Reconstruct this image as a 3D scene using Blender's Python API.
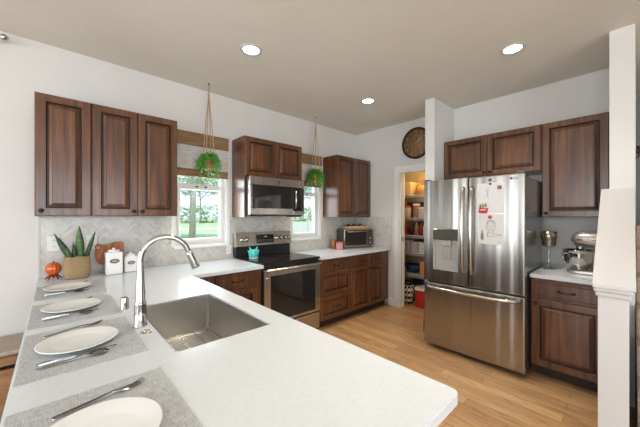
import bpy, bmesh, math, random
from mathutils import Vector, Matrix
PI = math.pi
R = math.radians
rnd = random.Random(7)
SC = bpy.context.scene
C = SC.collection
for o in list(bpy.data.objects): bpy.data.objects.remove(o)

# ------------------------------------------------------------------ camera
CAMH = 1.415
cd = bpy.data.cameras.new('camera'); cam = bpy.data.objects.new('camera', cd); C.objects.link(cam)
cam.location = (0, 0, CAMH)
cam.rotation_euler = (R(90), 0, R(-42.82))
cd.sensor_width = 36; cd.lens = 286.6/640*36
cd.shift_y = (215.7-213.5)/640
cd.clip_start = .02; cd.clip_end = 300
SC.camera = cam

# ------------------------------------------------------------------ world, sun, lights, exposure
SC.view_settings.view_transform = 'Standard'
SC.view_settings.look = 'None'
SC.view_settings.gamma = 1
SC.view_settings.exposure = 0.77
SC.view_settings.use_curve_mapping = False
w = bpy.data.worlds.new('sky'); SC.world = w; w.use_nodes = True
nt = w.node_tree; nt.nodes.clear()
out = nt.nodes.new('ShaderNodeOutputWorld'); bg = nt.nodes.new('ShaderNodeBackground')
tc = nt.nodes.new('ShaderNodeTexCoord'); sp = nt.nodes.new('ShaderNodeSeparateXYZ'); cr = nt.nodes.new('ShaderNodeValToRGB')
cr.color_ramp.elements[0].position = .45; cr.color_ramp.elements[0].color = (.80, .88, .95, 1)
cr.color_ramp.elements[1].position = .9; cr.color_ramp.elements[1].color = (.38, .60, .95, 1)
mp = nt.nodes.new('ShaderNodeMapRange'); mp.inputs[1].default_value = -1; mp.inputs[2].default_value = 1
nt.links.new(tc.outputs['Generated'], sp.inputs[0]); nt.links.new(sp.outputs[2], mp.inputs[0])
nt.links.new(mp.outputs[0], cr.inputs[0]); nt.links.new(cr.outputs[0], bg.inputs[0]); nt.links.new(bg.outputs[0], out.inputs[0])
bg.inputs[1].default_value = 1.0
sd = bpy.data.lights.new('sun', 'SUN'); sun = bpy.data.objects.new('sun', sd); C.objects.link(sun)
sd.energy = 3.0; sd.angle = R(2); sd.color = (1, .96, .88)
sun.location = (0, -6, 12); sun.rotation_euler = (R(28), R(-8), 0)

def area(name, loc, rot, sx, sy, e, col=(1, 1, 1)):
    l = bpy.data.lights.new(name, 'AREA'); l.shape = 'RECTANGLE'; l.size = sx; l.size_y = sy; l.energy = e; l.color = col
    o = bpy.data.objects.new(name, l); C.objects.link(o); o.location = loc; o.rotation_euler = rot
    return o
# daylight entering by the big openings behind the camera and by the two kitchen windows; the left one is added fill
area('daylight_back', (-.4, -3.95, 1.55), (R(-90), 0, R(180)), 4.2, 2.2, 90, (.92, .96, 1)).rotation_euler = (R(90), 0, 0)
area('added_fill_left', (-3.23, .65, 1.35), (R(90), 0, R(-90)), 3.85, 2.1, 106, (.92, .96, 1))  # fill lamp added at the unseen left opening to brighten the fridge side
area('daylight_kitchen_window', (1.23, 3.50, 1.5), (R(-90), 0, 0), .6, .75, 9, (.9, .96, 1))
area('daylight_range_window', (2.74, 3.50, 1.5), (R(-90), 0, 0), .55, .75, 5, (.9, .96, 1))

# ------------------------------------------------------------------ materials
MC = {}
def mat(name, col=(.8, .8, .8), rough=.5, metal=0, coat=0, spec=.5, emit=None, es=0, trans=0, ior=1.45):
    if name in MC: return MC[name]
    m = bpy.data.materials.new(name); m.use_nodes = True
    b = m.node_tree.nodes['Principled BSDF']
    b.inputs['Base Color'].default_value = (*col, 1); b.inputs['Roughness'].default_value = rough
    b.inputs['Metallic'].default_value = metal; b.inputs['Coat Weight'].default_value = coat
    b.inputs['Specular IOR Level'].default_value = spec
    b.inputs['Transmission Weight'].default_value = trans; b.inputs['IOR'].default_value = ior
    if emit: b.inputs['Emission Color'].default_value = (*emit, 1); b.inputs['Emission Strength'].default_value = es
    MC[name] = m; return m
def N(m, t, **kw):
    n = m.node_tree.nodes.new(t)
    for k, v in kw.items(): setattr(n, k, v)
    return n
def L(m, a, b): m.node_tree.links.new(a, b)
def coords(m, kind='Object', scale=(1, 1, 1), rnd_off=False, rot=(0, 0, 0)):
    t = N(m, 'ShaderNodeTexCoord'); p = N(m, 'ShaderNodeMapping'); p.inputs['Scale'].default_value = scale; p.inputs['Rotation'].default_value = rot
    L(m, t.outputs[kind], p.inputs[0])
    if rnd_off:
        oi = N(m, 'ShaderNodeObjectInfo'); mu = N(m, 'ShaderNodeMath', operation='MULTIPLY'); mu.inputs[1].default_value = 37
        L(m, oi.outputs['Random'], mu.inputs[0]); cb = N(m, 'ShaderNodeCombineXYZ')
        for i in range(3): L(m, mu.outputs[0], cb.inputs[i])
        L(m, cb.outputs[0], p.inputs['Location'])
    return p.outputs[0]
def ramp(m, fac, stops):
    r = N(m, 'ShaderNodeValToRGB'); e = r.color_ramp.elements
    while len(e) < len(stops): e.new(.5)
    for i, (p, c) in enumerate(stops): e[i].position = p; e[i].color = (*c, 1)
    L(m, fac, r.inputs[0]); return r.outputs[0]
def noise(m, vec, scale, detail=4, rough=.5, dist=0):
    n = N(m, 'ShaderNodeTexNoise'); n.inputs['Scale'].default_value = scale; n.inputs['Detail'].default_value = detail
    n.inputs['Roughness'].default_value = rough; n.inputs['Distortion'].default_value = dist
    L(m, vec, n.inputs['Vector']); return n.outputs[0]
def bump(m, h, strength=.2, dist=.01):
    b = N(m, 'ShaderNodeBump'); b.inputs['Strength'].default_value = strength; b.inputs['Distance'].default_value = dist
    L(m, h, b.inputs['Height']); L(m, b.outputs[0], m.node_tree.nodes['Principled BSDF'].inputs['Normal'])
def base(m, c): L(m, c, m.node_tree.nodes['Principled BSDF'].inputs['Base Color'])
def mix(m, f, a, b, mode='MIX'):
    x = N(m, 'ShaderNodeMix', data_type='RGBA', blend_type=mode)
    if isinstance(f, (int, float)): x.inputs[0].default_value = f
    else: L(m, f, x.inputs[0])
    for i, v in ((6, a), (7, b)):
        if isinstance(v, tuple): x.inputs[i].default_value = (*v, 1)
        else: L(m, v, x.inputs[i])
    return x.outputs[2]
def speckle(name, c1, c2, scale, rough=.5, detail=3, b=0, sc=(1, 1, 1), kind='Object', lo=.35, hi=.65, **kw):
    if name in MC: return MC[name]
    m = mat(name, c1, rough, **kw); n = noise(m, coords(m, kind, sc, True), scale, detail)
    base(m, ramp(m, n, [(lo, c1), (hi, c2)]))
    if b: bump(m, n, b)
    return m

M_wall = speckle('painted_wall', (.665, .655, .635), (.695, .685, .665), 3, .6, b=.02)
M_ceil = speckle('ceiling_paint', (.69, .66, .585), (.71, .68, .605), 3, .7)
M_trim = mat('white_trim_paint', (.57, .56, .545), .4)
M_casing = mat('white_casing_paint', (.80, .80, .78), .35)
M_grey_wall = mat('grey_blue_paint', (.26, .265, .25), .6)
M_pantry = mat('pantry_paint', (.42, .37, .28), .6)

def wood_mat(name, dark, mid, light, sc=(14, 14, .8), rough=.40, coat=.62):
    m = mat(name, mid, rough, coat=coat, spec=.5)
    v = coords(m, 'Object', sc, True)
    g = noise(m, v, 2.2, 6, .6, .15)
    c1 = ramp(m, g, [(.30, dark), (.5, mid), (.72, light)])
    g2 = noise(m, coords(m, 'Object', (2, 2, 1.2), True), 2.0, 3, .5)
    c2 = ramp(m, g2, [(.3, (.74, .70, .67)), (.7, (1.18, 1.16, 1.14))])
    base(m, mix(m, 1.0, c1, c2, 'MULTIPLY')); bump(m, g, .05, .003)
    m.node_tree.nodes['Principled BSDF'].inputs['Coat Roughness'].default_value = .20
    return m
M_cab = wood_mat('cherry_cabinet_wood', (.045, .0125, .0032), (.108, .036, .0090), (.19, .070, .020))
M_glaze = mat('dark_glaze', (.020, .008, .004), .4)
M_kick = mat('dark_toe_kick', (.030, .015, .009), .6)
M_shadowgap = mat('cabinet_inside_dark', (.018, .009, .006), .7)
M_bronze = mat('bronze_hardware', (.045, .032, .025), .35, .9)

def floor_mat():
    m = mat('oak_planks', (.4, .25, .12), .30, coat=.1)
    v = coords(m, 'Object', (1, 1, 1), rot=(0, 0, R(90)))
    br = N(m, 'ShaderNodeTexBrick'); L(m, v, br.inputs['Vector'])
    br.offset = .37; br.inputs['Scale'].default_value = 1; br.inputs['Brick Width'].default_value = .85; br.inputs['Row Height'].default_value = .098
    br.inputs['Mortar Size'].default_value = .0018; br.inputs['Mortar Smooth'].default_value = .1
    br.inputs['Color1'].default_value = (.36, .205, .097, 1); br.inputs['Color2'].default_value = (.53, .33, .168, 1); br.inputs['Mortar'].default_value = (.21, .11, .05, 1)
    br.inputs['Bias'].default_value = 0
    g = noise(m, coords(m, 'Object', (30, 2.6, 1)), 1.6, 8, .68, .5)
    c = ramp(m, g, [(.32, (.55, .50, .46)), (.5, (1, 1, 1)), (.70, (1.2, 1.19, 1.17))])
    base(m, mix(m, 1.0, br.outputs['Color'], c, 'MULTIPLY')); bump(m, br.outputs['Fac'], -.15, .002)
    return m
M_floor = floor_mat()
M_quartz = speckle('white_quartz', (.65, .69, .725), (.68, .72, .755), 60, .17, 2)
def steel_mat(name, col, rough, sc=(7, 7, .25), bs=.12, bd=.02):
    m = mat(name, col, rough, 1.0); m.node_tree.nodes['Principled BSDF'].inputs['Anisotropic'].default_value = .5
    n = noise(m, coords(m, 'Object', sc, False), 1.5, 2, .4, .3); bump(m, n, bs, bd); return m
M_steel = steel_mat('brushed_stainless', (.40, .385, .36), .27, (3.6, 3.6, .07), bs=.6, bd=.06)
M_steel2 = steel_mat('stainless_trim', (.52, .48, .43), .25)
M_sinksteel = steel_mat('sink_steel', (.72, .70, .66), .30, (30, 2, 2), .05, .01)
M_chrome = mat('chrome', (.56, .56, .56), .07, 1)
M_nickel = mat('polished_nickel', (.55, .54, .52), .15, 1)
M_blackglass = mat('black_glass', (.020, .017, .015), .05)
M_black = mat('black_plastic', (.015, .015, .016), .35)
M_darkgrey = mat('dark_grey_metal', (.07, .068, .066), .4, .4)
M_white = mat('white_plastic', (.80, .80, .78), .35)
M_ceramic = mat('white_ceramic', (.79, .80, .80), .15, coat=.3)
M_silver = mat('cutlery_silver', (.36, .36, .36), .22, 1)
M_rope = speckle('jute_rope', (.38, .26, .14), (.55, .40, .24), 90, .85)
M_copper = mat('copper_pot', (.50, .17, .07), .35, .35)
M_red = mat('red_plastic', (.55, .03, .03), .4)
M_pink = mat('pink_glaze', (.70, .30, .28), .4)
M_orangeglass = mat('orange_glass', (.58, .10, .008), .15, coat=.6)
M_paper = mat('white_paper', (.70, .70, .685), .8)
M_ink = mat('pencil_ink', (.10, .10, .11), .8)
M_teal = mat('turquoise_glaze', (.10, .60, .58), .3)
M_redwood = wood_mat('reddish_board_wood', (.24, .075, .025), (.36, .125, .045), (.48, .19, .075), rough=.5, coat=0)
M_lightwood = wood_mat('light_tray_wood', (.42, .24, .11), (.55, .34, .17), (.65, .43, .24), rough=.6, coat=0)
M_benchwood = wood_mat('bench_wood', (.22, .11, .05), (.34, .18, .085), (.45, .25, .13), (2, 9, 9), rough=.5, coat=0)

def glass_mat(name, tint=(1, 1, 1), gl=.08, rough=.02):
    m = bpy.data.materials.new(name); m.use_nodes = True; n = m.node_tree; n.nodes.clear()
    o = n.nodes.new('ShaderNodeOutputMaterial'); t = n.nodes.new('ShaderNodeBsdfTransparent'); g = n.nodes.new('ShaderNodeBsdfGlossy'); x = n.nodes.new('ShaderNodeMixShader')
    t.inputs[0].default_value = (*tint, 1); g.inputs['Roughness'].default_value = rough; x.inputs[0].default_value = gl
    n.links.new(t.outputs[0], x.inputs[1]); n.links.new(g.outputs[0], x.inputs[2]); n.links.new(x.outputs[0], o.inputs[0]); return m
M_pane = glass_mat('window_glass', (.96, .98, .98), .06)
M_clear = glass_mat('clear_glass', (.86, .90, .89), .2, .05)
M_mercury = speckle('mercury_glass', (.62, .56, .44), (.16, .13, .10), 30, .18, metal=.9)

# ------------------------------------------------------------------ mesh helpers
def BM(): return bmesh.new()
def box(bm, x0, x1, y0, y1, z0, z1, bev=0, seg=1, mi=0, T=None):
    b2 = bmesh.new()
    bmesh.ops.create_cube(b2, size=1)
    for v in b2.verts: v.co = Vector(((x0+x1)/2+v.co.x*(x1-x0), (y0+y1)/2+v.co.y*(y1-y0), (z0+z1)/2+v.co.z*(z1-z0)))
    if bev: bmesh.ops.bevel(b2, geom=b2.edges[:], offset=bev, segments=seg, affect='EDGES', profile=.5)
    return merge(bm, b2, mi, T)
def merge(bm, b2, mi=0, T=None):
    mp = {}
    for v in b2.verts: mp[v] = bm.verts.new(T @ v.co if T else v.co)
    for f in b2.faces:
        try: nf = bm.faces.new([mp[v] for v in f.verts]); nf.material_index = mi; nf.smooth = f.smooth
        except ValueError: pass
    b2.free(); return bm
def lathe(bm, prof, c=(0, 0, 0), n=24, mi=0, T=None, ribs=0, ribd=0):
    b2 = bmesh.new(); rings = []
    for r, z in prof:
        if r < 1e-6: rings.append([b2.verts.new((c[0], c[1], c[2]+z))])
        else:
            ring = []
            for i in range(n):
                a = 2*PI*i/n; rr = r*(1-ribd*abs(math.sin(a*ribs/2))**.0 if False else 1)
                if ribs: rr = r*(1-ribd*(1-abs(math.sin(a*ribs/2))))
                ring.append(b2.verts.new((c[0]+rr*math.cos(a), c[1]+rr*math.sin(a), c[2]+z)))
            rings.append(ring)
    for a, b in zip(rings, rings[1:]):
        for i in range(n):
            j = (i+1) % n
            if len(a) == 1 and len(b) == 1: continue
            if len(a) == 1: f = b2.faces.new((a[0], b[j], b[i]))
            elif len(b) == 1: f = b2.faces.new((a[i], a[j], b[0]))
            else: f = b2.faces.new((a[i], a[j], b[j], b[i]))
            f.smooth = True
    bmesh.ops.recalc_face_normals(b2, faces=b2.faces[:])
    return merge(bm, b2, mi, T)
def tube(bm, pts, r, n=10, mi=0, T=None, cap=True, flat=1.0):
    pts = [Vector(p) for p in pts]; rs = r if isinstance(r, (list, tuple)) else [r]*len(pts)
    b2 = bmesh.new(); rings = []; up = None
    for i, p in enumerate(pts):
        t = (pts[min(i+1, len(pts)-1)]-pts[max(i-1, 0)]).normalized()
        if up is None:
            up = Vector((0, 0, 1)) if abs(t.z) < .9 else Vector((1, 0, 0))
        s = t.cross(up).normalized(); up = s.cross(t).normalized()
        rings.append([b2.verts.new(p+s*math.cos(2*PI*k/n)*rs[i]+up*math.sin(2*PI*k/n)*rs[i]*flat) for k in range(n)])
    for a, b in zip(rings, rings[1:]):
        for k in range(n):
            f = b2.faces.new((a[k], a[(k+1) % n], b[(k+1) % n], b[k])); f.smooth = True
    if cap:
        b2.faces.new(rings[0][::-1]); b2.faces.new(rings[-1])
    bmesh.ops.recalc_face_normals(b2, faces=b2.faces[:])
    return merge(bm, b2, mi, T)
def cyl(bm, p0, p1, r, n=20, mi=0, T=None): return tube(bm, [p0, p1], r, n, mi, T)
def prism(bm, outline, z0, z1, mi=0, T=None, bev=0, seg=2):
    b2 = bmesh.new()
    a = [b2.verts.new((x, y, z0)) for x, y in outline]; b = [b2.verts.new((x, y, z1)) for x, y in outline]
    b2.faces.new(a[::-1]); b2.faces.new(b); n = len(a)
    for i in range(n): b2.faces.new((a[i], a[(i+1) % n], b[(i+1) % n], b[i]))
    bmesh.ops.recalc_face_normals(b2, faces=b2.faces[:])
    if bev:
        ed = [e for e in b2.edges if abs(e.verts[0].co.z-e.verts[1].co.z) < 1e-6]
        bmesh.ops.bevel(b2, geom=ed, offset=bev, segments=seg, affect='EDGES', profile=.5)
    return merge(bm, b2, mi, T)
def ball(bm, c, rx, ry, rz, mi=0, T=None, u=20, v=12):
    b2 = bmesh.new(); bmesh.ops.create_uvsphere(b2, u_segments=u, v_segments=v, radius=1)
    for q in b2.verts: q.co = Vector((c[0]+q.co.x*rx, c[1]+q.co.y*ry, c[2]+q.co.z*rz))
    for f in b2.faces: f.smooth = True
    return merge(bm, b2, mi, T)
def obj(name, bm, mats, parent=None, world=False):
    me = bpy.data.meshes.new(name); 
    if world and parent: bmesh.ops.translate(bm, verts=bm.verts[:], vec=-parent_loc(parent))
    bm.normal_update(); bm.to_mesh(me); bm.free()
    for m in (mats if isinstance(mats, (list, tuple)) else [mats]): me.materials.append(m)
    o = bpy.data.objects.new(name, me); C.objects.link(o)
    if parent: o.parent = parent
    return o
def parent_loc(p):
    v = Vector((0, 0, 0))
    while p: v += Vector(p.location); p = p.parent
    return v
def tag(o, label, cat, group=None, kind=None):
    if label: o['label'] = label
    if cat: o['category'] = cat
    if group: o['group'] = group
    if kind: o['kind'] = kind
    return o
def thing(name, label, cat, loc=(0, 0, 0), rz=0, group=None):
    o = bpy.data.objects.new(name, None); C.objects.link(o); o.location = loc; o.rotation_euler = (0, 0, rz); o.empty_display_size = .05
    return tag(o, label, cat, group)
def single(name, bm, m, label, cat, group=None):        # one-mesh thing built in world space, origin moved to its base
    xs = [v.co for v in bm.verts]; c = Vector((sum(v.x for v in xs)/len(xs), sum(v.y for v in xs)/len(xs), min(v.z for v in xs)))
    bmesh.ops.translate(bm, verts=bm.verts[:], vec=-c)
    o = obj(name, bm, m); o.location = c; return tag(o, label, cat, group)
def struct(name, bm, m, parent=None):
    o = obj(name, bm, m, parent)
    if not parent: o['kind'] = 'structure'; o['category'] = name.split('_')[0]; o['label'] = SL.get(name, name.replace('_', ' '))
    return o
def dup(root, loc, rz=None, label=None, group=None):
    r = root.copy(); C.objects.link(r); r.location = loc
    if rz is not None: r.rotation_euler = (0, 0, rz)
    if label: r['label'] = label
    if group: r['group'] = group
    for ch in list(root.children):
        c = ch.copy(); C.objects.link(c); c.parent = r
        for g in list(ch.children):
            d = g.copy(); C.objects.link(d); d.parent = c
    return r
def smooth(o):
    for p in o.data.polygons: p.use_smooth = True
    return o
SL = {'floor': 'honey oak plank floor of the kitchen', 'ceiling': 'flat beige kitchen ceiling with recessed lights',
      'wall_window': 'off-white wall with the two kitchen windows', 'wall_pantry': 'off-white wall with the clock and the pantry doorway, running on behind the fridge',
      'wall_stub': 'short white wall end standing left of the fridge', 'wall_column': 'tall narrow white wall end right of the mixer counter',
      'wall_left': 'off-white wall at the far left of the room', 'wall_back': 'off-white wall of the room behind the dining side',
      'wall_stair': 'grey-blue wall beside the stairs', 'wall_stair_end': 'grey-blue wall at the top of the stairs', 'wall_knee': 'low white stair wall with a sloping top, right edge of view',
      'wall_closet_back': 'back wall inside the pantry', 'wall_closet_left': 'left wall inside the pantry', 'wall_closet_right': 'right wall inside the pantry',
      'ceiling_pantry': 'low ceiling inside the pantry', 'trim_1': 'white edge strip at the left end of the tiled backsplash',
      'trim_2': 'white molded sloping cap on the low stair wall', 'trim_3': 'white casing around the pantry doorway',
      'trim_4': 'white casing around the window left of the range hood microwave', 'trim_5': 'white casing around the window right of the microwave',
      'baseboard_window': 'white baseboard along the window wall left of the peninsula', 'baseboard_pantry': 'white baseboard between base cabinets and pantry doorway',
      'baseboard_stub': 'white baseboard around the wall end left of the fridge', 'window_1': 'white framed window left of the range, seen over the faucet',
      'window_2': 'white framed window right of the range microwave', 'window_3': 'large window in the wall behind the dining side', 'window_added': 'added unseen window in the far left wall, split to band the fridge reflection',
      'door_1': 'white pocket door edge in the pantry doorway'}

# ------------------------------------------------------------------ room shell
WY, WX, CH, CT = 3.27, 3.90, 2.83, .905
XL, YB = -3.1, -3.85
def wall_holes(name, axis, pos, th, a0, a1, z0, z1, holes, m):
    """wall in plane axis=pos..pos+th, spanning a0..a1; holes = (b0,b1,c0,c1)"""
    bm = BM(); cuts = sorted({a0, a1, *[h[0] for h in holes], *[h[1] for h in holes]})
    for s, e in zip(cuts, cuts[1:]):
        hs = sorted([h for h in holes if h[0] <= s and h[1] >= e], key=lambda h: h[2]); z = z0
        for h in hs+[(0, 0, z1, z1)]:
            if h[2] > z+1e-6:
                if axis == 'Y': box(bm, s, e, pos, pos+th, z, h[2])
                else: box(bm, pos, pos+th, s, e, z, h[2])
            z = h[3]
    bmesh.ops.remove_doubles(bm, verts=bm.verts[:], dist=1e-5)
    return struct(name, bm, m)
W1 = (.935, 1.505, 1.085, 2.30); W2 = (2.47, 3.005, 1.085, 2.30)
bm = BM(); box(bm, XL-.12, 5.2, YB-.12, WY+.14, -.12, 0); struct('floor', bm, M_floor)
bm = BM(); box(bm, XL-.12, 5.2, YB-.12, WY+.14, CH, CH+.12); struct('ceiling', bm, M_ceil)
wall_holes('wall_window', 'Y', WY, .14, XL, 5.2, 0, CH, [W1, W2], M_wall)
wall_holes('wall_pantry', 'X', WX, .12, -.04, WY, 0, CH, [(1.76, 2.405, 0, 2.09)], M_wall)
bm = BM(); box(bm, 3.335, WX, 1.585, 1.70, 0, CH); struct('wall_stub', bm, M_wall)
bm = BM(); box(bm, 3.136, WX, -.03, .104, 0, CH); struct('wall_column', bm, M_wall)
wall_holes('wall_left', 'X', XL-.12, .12, YB, WY, 0, CH, [(-1.3, .9, .3, 2.4), (1.5, 2.3, .3, 2.4)], M_wall)  # unseen openings split by a pier to band the fridge reflection
wall_holes('wall_back', 'Y', YB-.12, .12, XL, 5.2, 0, CH, [(-2.5, 1.7, .3, 2.45)], M_wall)
bm = BM(); box(bm, 5.08, 5.2, YB, -.03, 0, CH); struct('wall_stair_end', bm, M_grey_wall)
bm = BM(); box(bm, 4.02, 5.2, -.03, .10, 0, CH); struct('wall_stair', bm, M_grey_wall)
# pantry closet
bm = BM(); box(bm, 4.75, 4.85, 1.5, 3.27, 0, CH); struct('wall_closet_back', bm, M_pantry)
bm = BM(); box(bm, 4.02, 4.75, 3.0, 3.1, 0, CH); struct('wall_closet_left', bm, M_pantry)
bm = BM(); box(bm, 4.02, 4.75, 1.5, 1.6, 0, CH); struct('wall_closet_right', bm, M_pantry)
bm = BM(); box(bm, 4.02, 4.75, 1.6, 3.0, 2.45, 2.5); struct('ceiling_pantry', bm, M_pantry)

# knee wall beside the stairs, with sloping cap
KX0, KX1 = 2.37, 3.136
bm = BM(); T = Matrix(((1, 0, 0, 0), (0, 0, 1, 0), (0, 1, 0, 0), (0, 0, 0, 1)))
prism(bm, [(KX0, 0), (KX1, 0), (KX1, 1.575), (KX0, .985)], 0.0, .127, T=T); struct('wall_knee', bm, M_trim)
bm = BM()
prism(bm, [(KX0-.045, .998), (KX0-.045, 1.018), (KX0-.035, 1.030), (KX1, 1.622), (KX1, 1.576), (KX0+.0, .986)], -.026, .150, T=T, bev=.004)
box(bm, KX0-.028, KX0, -.018, .146, .968, .998, .008, 2); box(bm, KX0-.016, KX0, -.01, .138, .942, .970, .005)
struct('trim_2', bm, M_trim)

# casings
bm = BM()
for (y0, y1, z0, z1) in ((2.405, 2.49, 0, 2.175), (1.72, 1.76, 0, 2.175), (1.76, 2.405, 2.09, 2.175)):
    box(bm, WX-.018, WX, y0, y1, z0, z1, .004)
box(bm, WX, WX+.12, 2.385, 2.405, 0, 2.09); box(bm, WX, WX+.12, 1.76, 2.385, 2.07, 2.09)
struct('trim_3', bm, M_casing)
dr = BM(); box(dr, WX+.045, WX+.08, 2.365, 2.3848, .01, 2.06, .002); dro = struct('door_1', dr, M_casing)
bm = BM(); box(bm, WX+.043, WX+.0449, 2.368, 2.382, 1.02, 1.09); obj('door_latch', bm, M_black, dro)
for nm, W_, side in (('trim_4', W1, 1), ('trim_5', W2, 1)):
    bm = BM(); x0, x1, z0, z1 = W_
    for q in ((x0-.0, x0+.012, z0, z1), (x1-.012, x1, z0, z1), (x0+.012, x1-.012, z1-.012, z1), (x0+.012, x1-.012, z0, z0+.012)):
        box(bm, q[0], q[1], WY+.0, WY+.14, q[2], q[3])
    box(bm, x0-.02, x1+.025, WY-.028, WY+.01, z0-.028, z0, .004)          # sill nosing
    box(bm, x1, x1+.035, WY-.012, WY, z0, z1)
    if nm == 'trim_4': box(bm, x0-.035, x0, WY-.012, WY, z0, z1)
    struct(nm, bm, M_casing)
def window(name, W_):
    x0, x1, z0, z1 = W_; x0 += .012; x1 -= .012; z0 += .012; z1 -= .012
    bm = BM(); yy = (WY+.05, WY+.10); f = .036; zm = 1.745
    box(bm, x0, x0+f, *yy, z0, z1); box(bm, x1-f, x1, *yy, z0, z1)
    box(bm, x0+f, x1-f, *yy, z0, z0+f); box(bm, x0+f, x1-f, *yy, z1-f, z1); box(bm, x0+f, x1-f, *yy, zm-.018, zm+.022)
    # lower sash, set forward
    ys = (WY+.030, WY+.065); g = .028
    box(bm, x0+f-.012, x0+f+g-.012, *ys, z0+f-.01, zm-.01, .003); box(bm, x1-f-g+.012, x1-f+.012, *ys, z0+f-.01, zm-.01, .003)
    box(bm, x0+f+g-.012, x1-f-g+.012, *ys, z0+f-.01, z0+f+g, .003); box(bm, x0+f+g-.012, x1-f-g+.012, *ys, zm-.04, zm-.01, .003)
    fr = struct(name, bm, M_white)
    bm = BM(); box(bm, x0+f, x1-f, WY+.068, WY+.072, z0+f, zm-.018); obj('glass_pane', bm, M_pane, fr)
    bm = BM(); box(bm, x0+f, x1-f, WY+.078, WY+.082, zm+.022, z1-f); obj('glass_pane', bm, M_pane, fr)
    bm = BM()
    for dx in (-.05, .05): box(bm, (x0+x1)/2+dx-.015, (x0+x1)/2+dx+.015, WY+.018, WY+.030, zm-.012, zm+.002, .003)
    obj('sash_lock', bm, M_bronze, fr)
window('window_1', W1); window('window_2', W2)
for nm, ax in (('window_3', 'Y'), ('window_added', 'X')):
    bm = BM()
    if ax == 'Y':
        for x in (-2.5, -1.12, .26, 1.64): box(bm, x, x+.06, YB-.09, YB-.03, .3, 2.45)
        box(bm, -2.44, 1.64, YB-.09, YB-.03, .3, .36); box(bm, -2.44, 1.64, YB-.09, YB-.03, 2.39, 2.45)
    else:
        for y in (-1.3, -.23, .84, 1.5, 2.24): box(bm, XL-.09, XL-.03, y, y+.06, .3, 2.4)  # added left window, its frames make dark bands in reflections
        [box(bm, XL-.09, XL-.03, a, b, c, c+.06) for a, b in ((-1.24, .84), (1.56, 2.24)) for c in (.3, 2.34)]
    struct(nm, bm, M_white)
bm = BM(); box(bm, XL, .20, WY-.014, WY, 0, .13, .003); struct('baseboard_window', bm, M_trim)
bm = BM(); box(bm, WX-.014, WX, 2.492, 2.60, 0, .13, .003); struct('baseboard_pantry', bm, M_casing)
bm = BM(); box(bm, 3.32, 3.335, 1.585, 1.715, 0, .13); box(bm, 3.32, WX, 1.70, 1.715, 0, .13); struct('baseboard_stub', bm, M_casing)

# ------------------------------------------------------------------ outside
M_grass = speckle('lawn_grass', (.30, .42, .20), (.42, .54, .28), .8, .9, 6)
bm = BM(); box(bm, -60, 110, WY+.3, 140, .05, .15); gr = struct('floor_lawn', bm, M_grass); gr['label'] = 'green lawn outside the windows'; gr['category'] = 'lawn'
M_road = speckle('pale_paving', (.50, .47, .43), (.60, .57, .52), 2, .9)
bm = BM(); box(bm, -30, 60, 26.0, 30.0, .15, .165); gr = struct('floor_path', bm, M_road); gr['label'] = 'pale path crossing the lawn outside'; gr['category'] = 'path'
def leaf_mat(name, a, b): return speckle(name, a, b, 1.2, .8, 5)
M_leaf = leaf_mat('tree_leaves', (.30, .42, .24), (.52, .62, .40)); M_leaf2 = leaf_mat('blue_green_leaves', (.36, .46, .42), (.58, .66, .62))
M_bark = speckle('tree_bark', (.34, .29, .25), (.50, .45, .40), 9, .9)
def leafcloud(bm, c, rx, ry, rz, n, s, rg):
    for i in range(n):
        d = Vector((rg.gauss(0, 1), rg.gauss(0, 1), rg.gauss(0, 1))).normalized()*rg.uniform(.55, 1.0)
        p = Vector((c[0]+d.x*rx, c[1]+d.y*ry, c[2]+d.z*rz)); q = Matrix.Rotation(rg.uniform(0, 6.28), 3, 'Z') @ Matrix.Rotation(rg.uniform(-1.2, 1.2), 3, 'X')
        k = s*rg.uniform(.6, 1.3)
        vs = [bm.verts.new(p+q @ Vector(u)) for u in ((-k, 0, 0), (0, -k*.55, k*.12), (k, 0, 0), (0, k*.55, k*.12))]
        bm.faces.new(vs)
def tree(x, y, h, r, label, m, seed, cat='tree', n=1500):
    t = thing('shade_tree', label, cat, (x, y, .15)); rg = random.Random(seed)
    bm = BM(); tube(bm, [(0, 0, 0), (.05, 0, h*.3), (-.04, .05, h*.5), (.1, 0, h*.8)], [.17, .13, .10, .05], 10)
    for k in range(5):
        a = k*1.3; tube(bm, [(0, 0, h*(.38+.05*k)), (r*.4*math.cos(a), r*.4*math.sin(a), h*(.55+.05*k)), (r*.75*math.cos(a), r*.75*math.sin(a), h*(.68+.05*k))], [.08, .05, .02], 6)
    obj('trunk', bm, M_bark, t)
    bm = BM()
    for k in range(7):
        a = k*.9+seed; leafcloud(bm, (r*.5*math.cos(a), r*.5*math.sin(a), h*(.60+.07*(k % 4))), r*.6, r*.6, h*.2, n//7, .055*r+.03, rg)
    obj('crown', bm, m, t); return t
tree(5.1, 15.0, 8.4, 2.2, 'pale trunked leafy tree on the lawn in the left window', M_leaf2, 3)
tree(22, 60.0, 12.0, 5.0, 'broad green tree beyond the path in the left window', M_leaf, 5, n=2200)
tree(50, 62, 13.0, 5.5, 'bushy green tree seen beside the blind in the right window', M_leaf2, 8, n=2200)
tree(9.0, 60.0, 13, 5.5, 'tall blue-green tree farthest left beyond the path', M_leaf2, 9, n=2200)
bm = BM(); rg = random.Random(4)
for i in range(20): leafcloud(bm, (6.0+i*2.4, 50+rg.uniform(-.6, .6), 1.5), 1.8, 1.2, 1.9+rg.uniform(-.3, .5), 220, .30, rg)
single('garden_hedge', bm, M_leaf, 'long bright green hedge along the far side of the path', 'hedge')
bm = BM()
box(bm, 6.2, 15, 9.3, 9.4, .15, 1.15)
for i in range(6): box(bm, 6.2+i*1.7, 6.32+i*1.7, 9.26, 9.3, .15, 1.22)
single('white_fence', bm, M_trim, 'low white garden fence outside the right window', 'fence')

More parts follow.
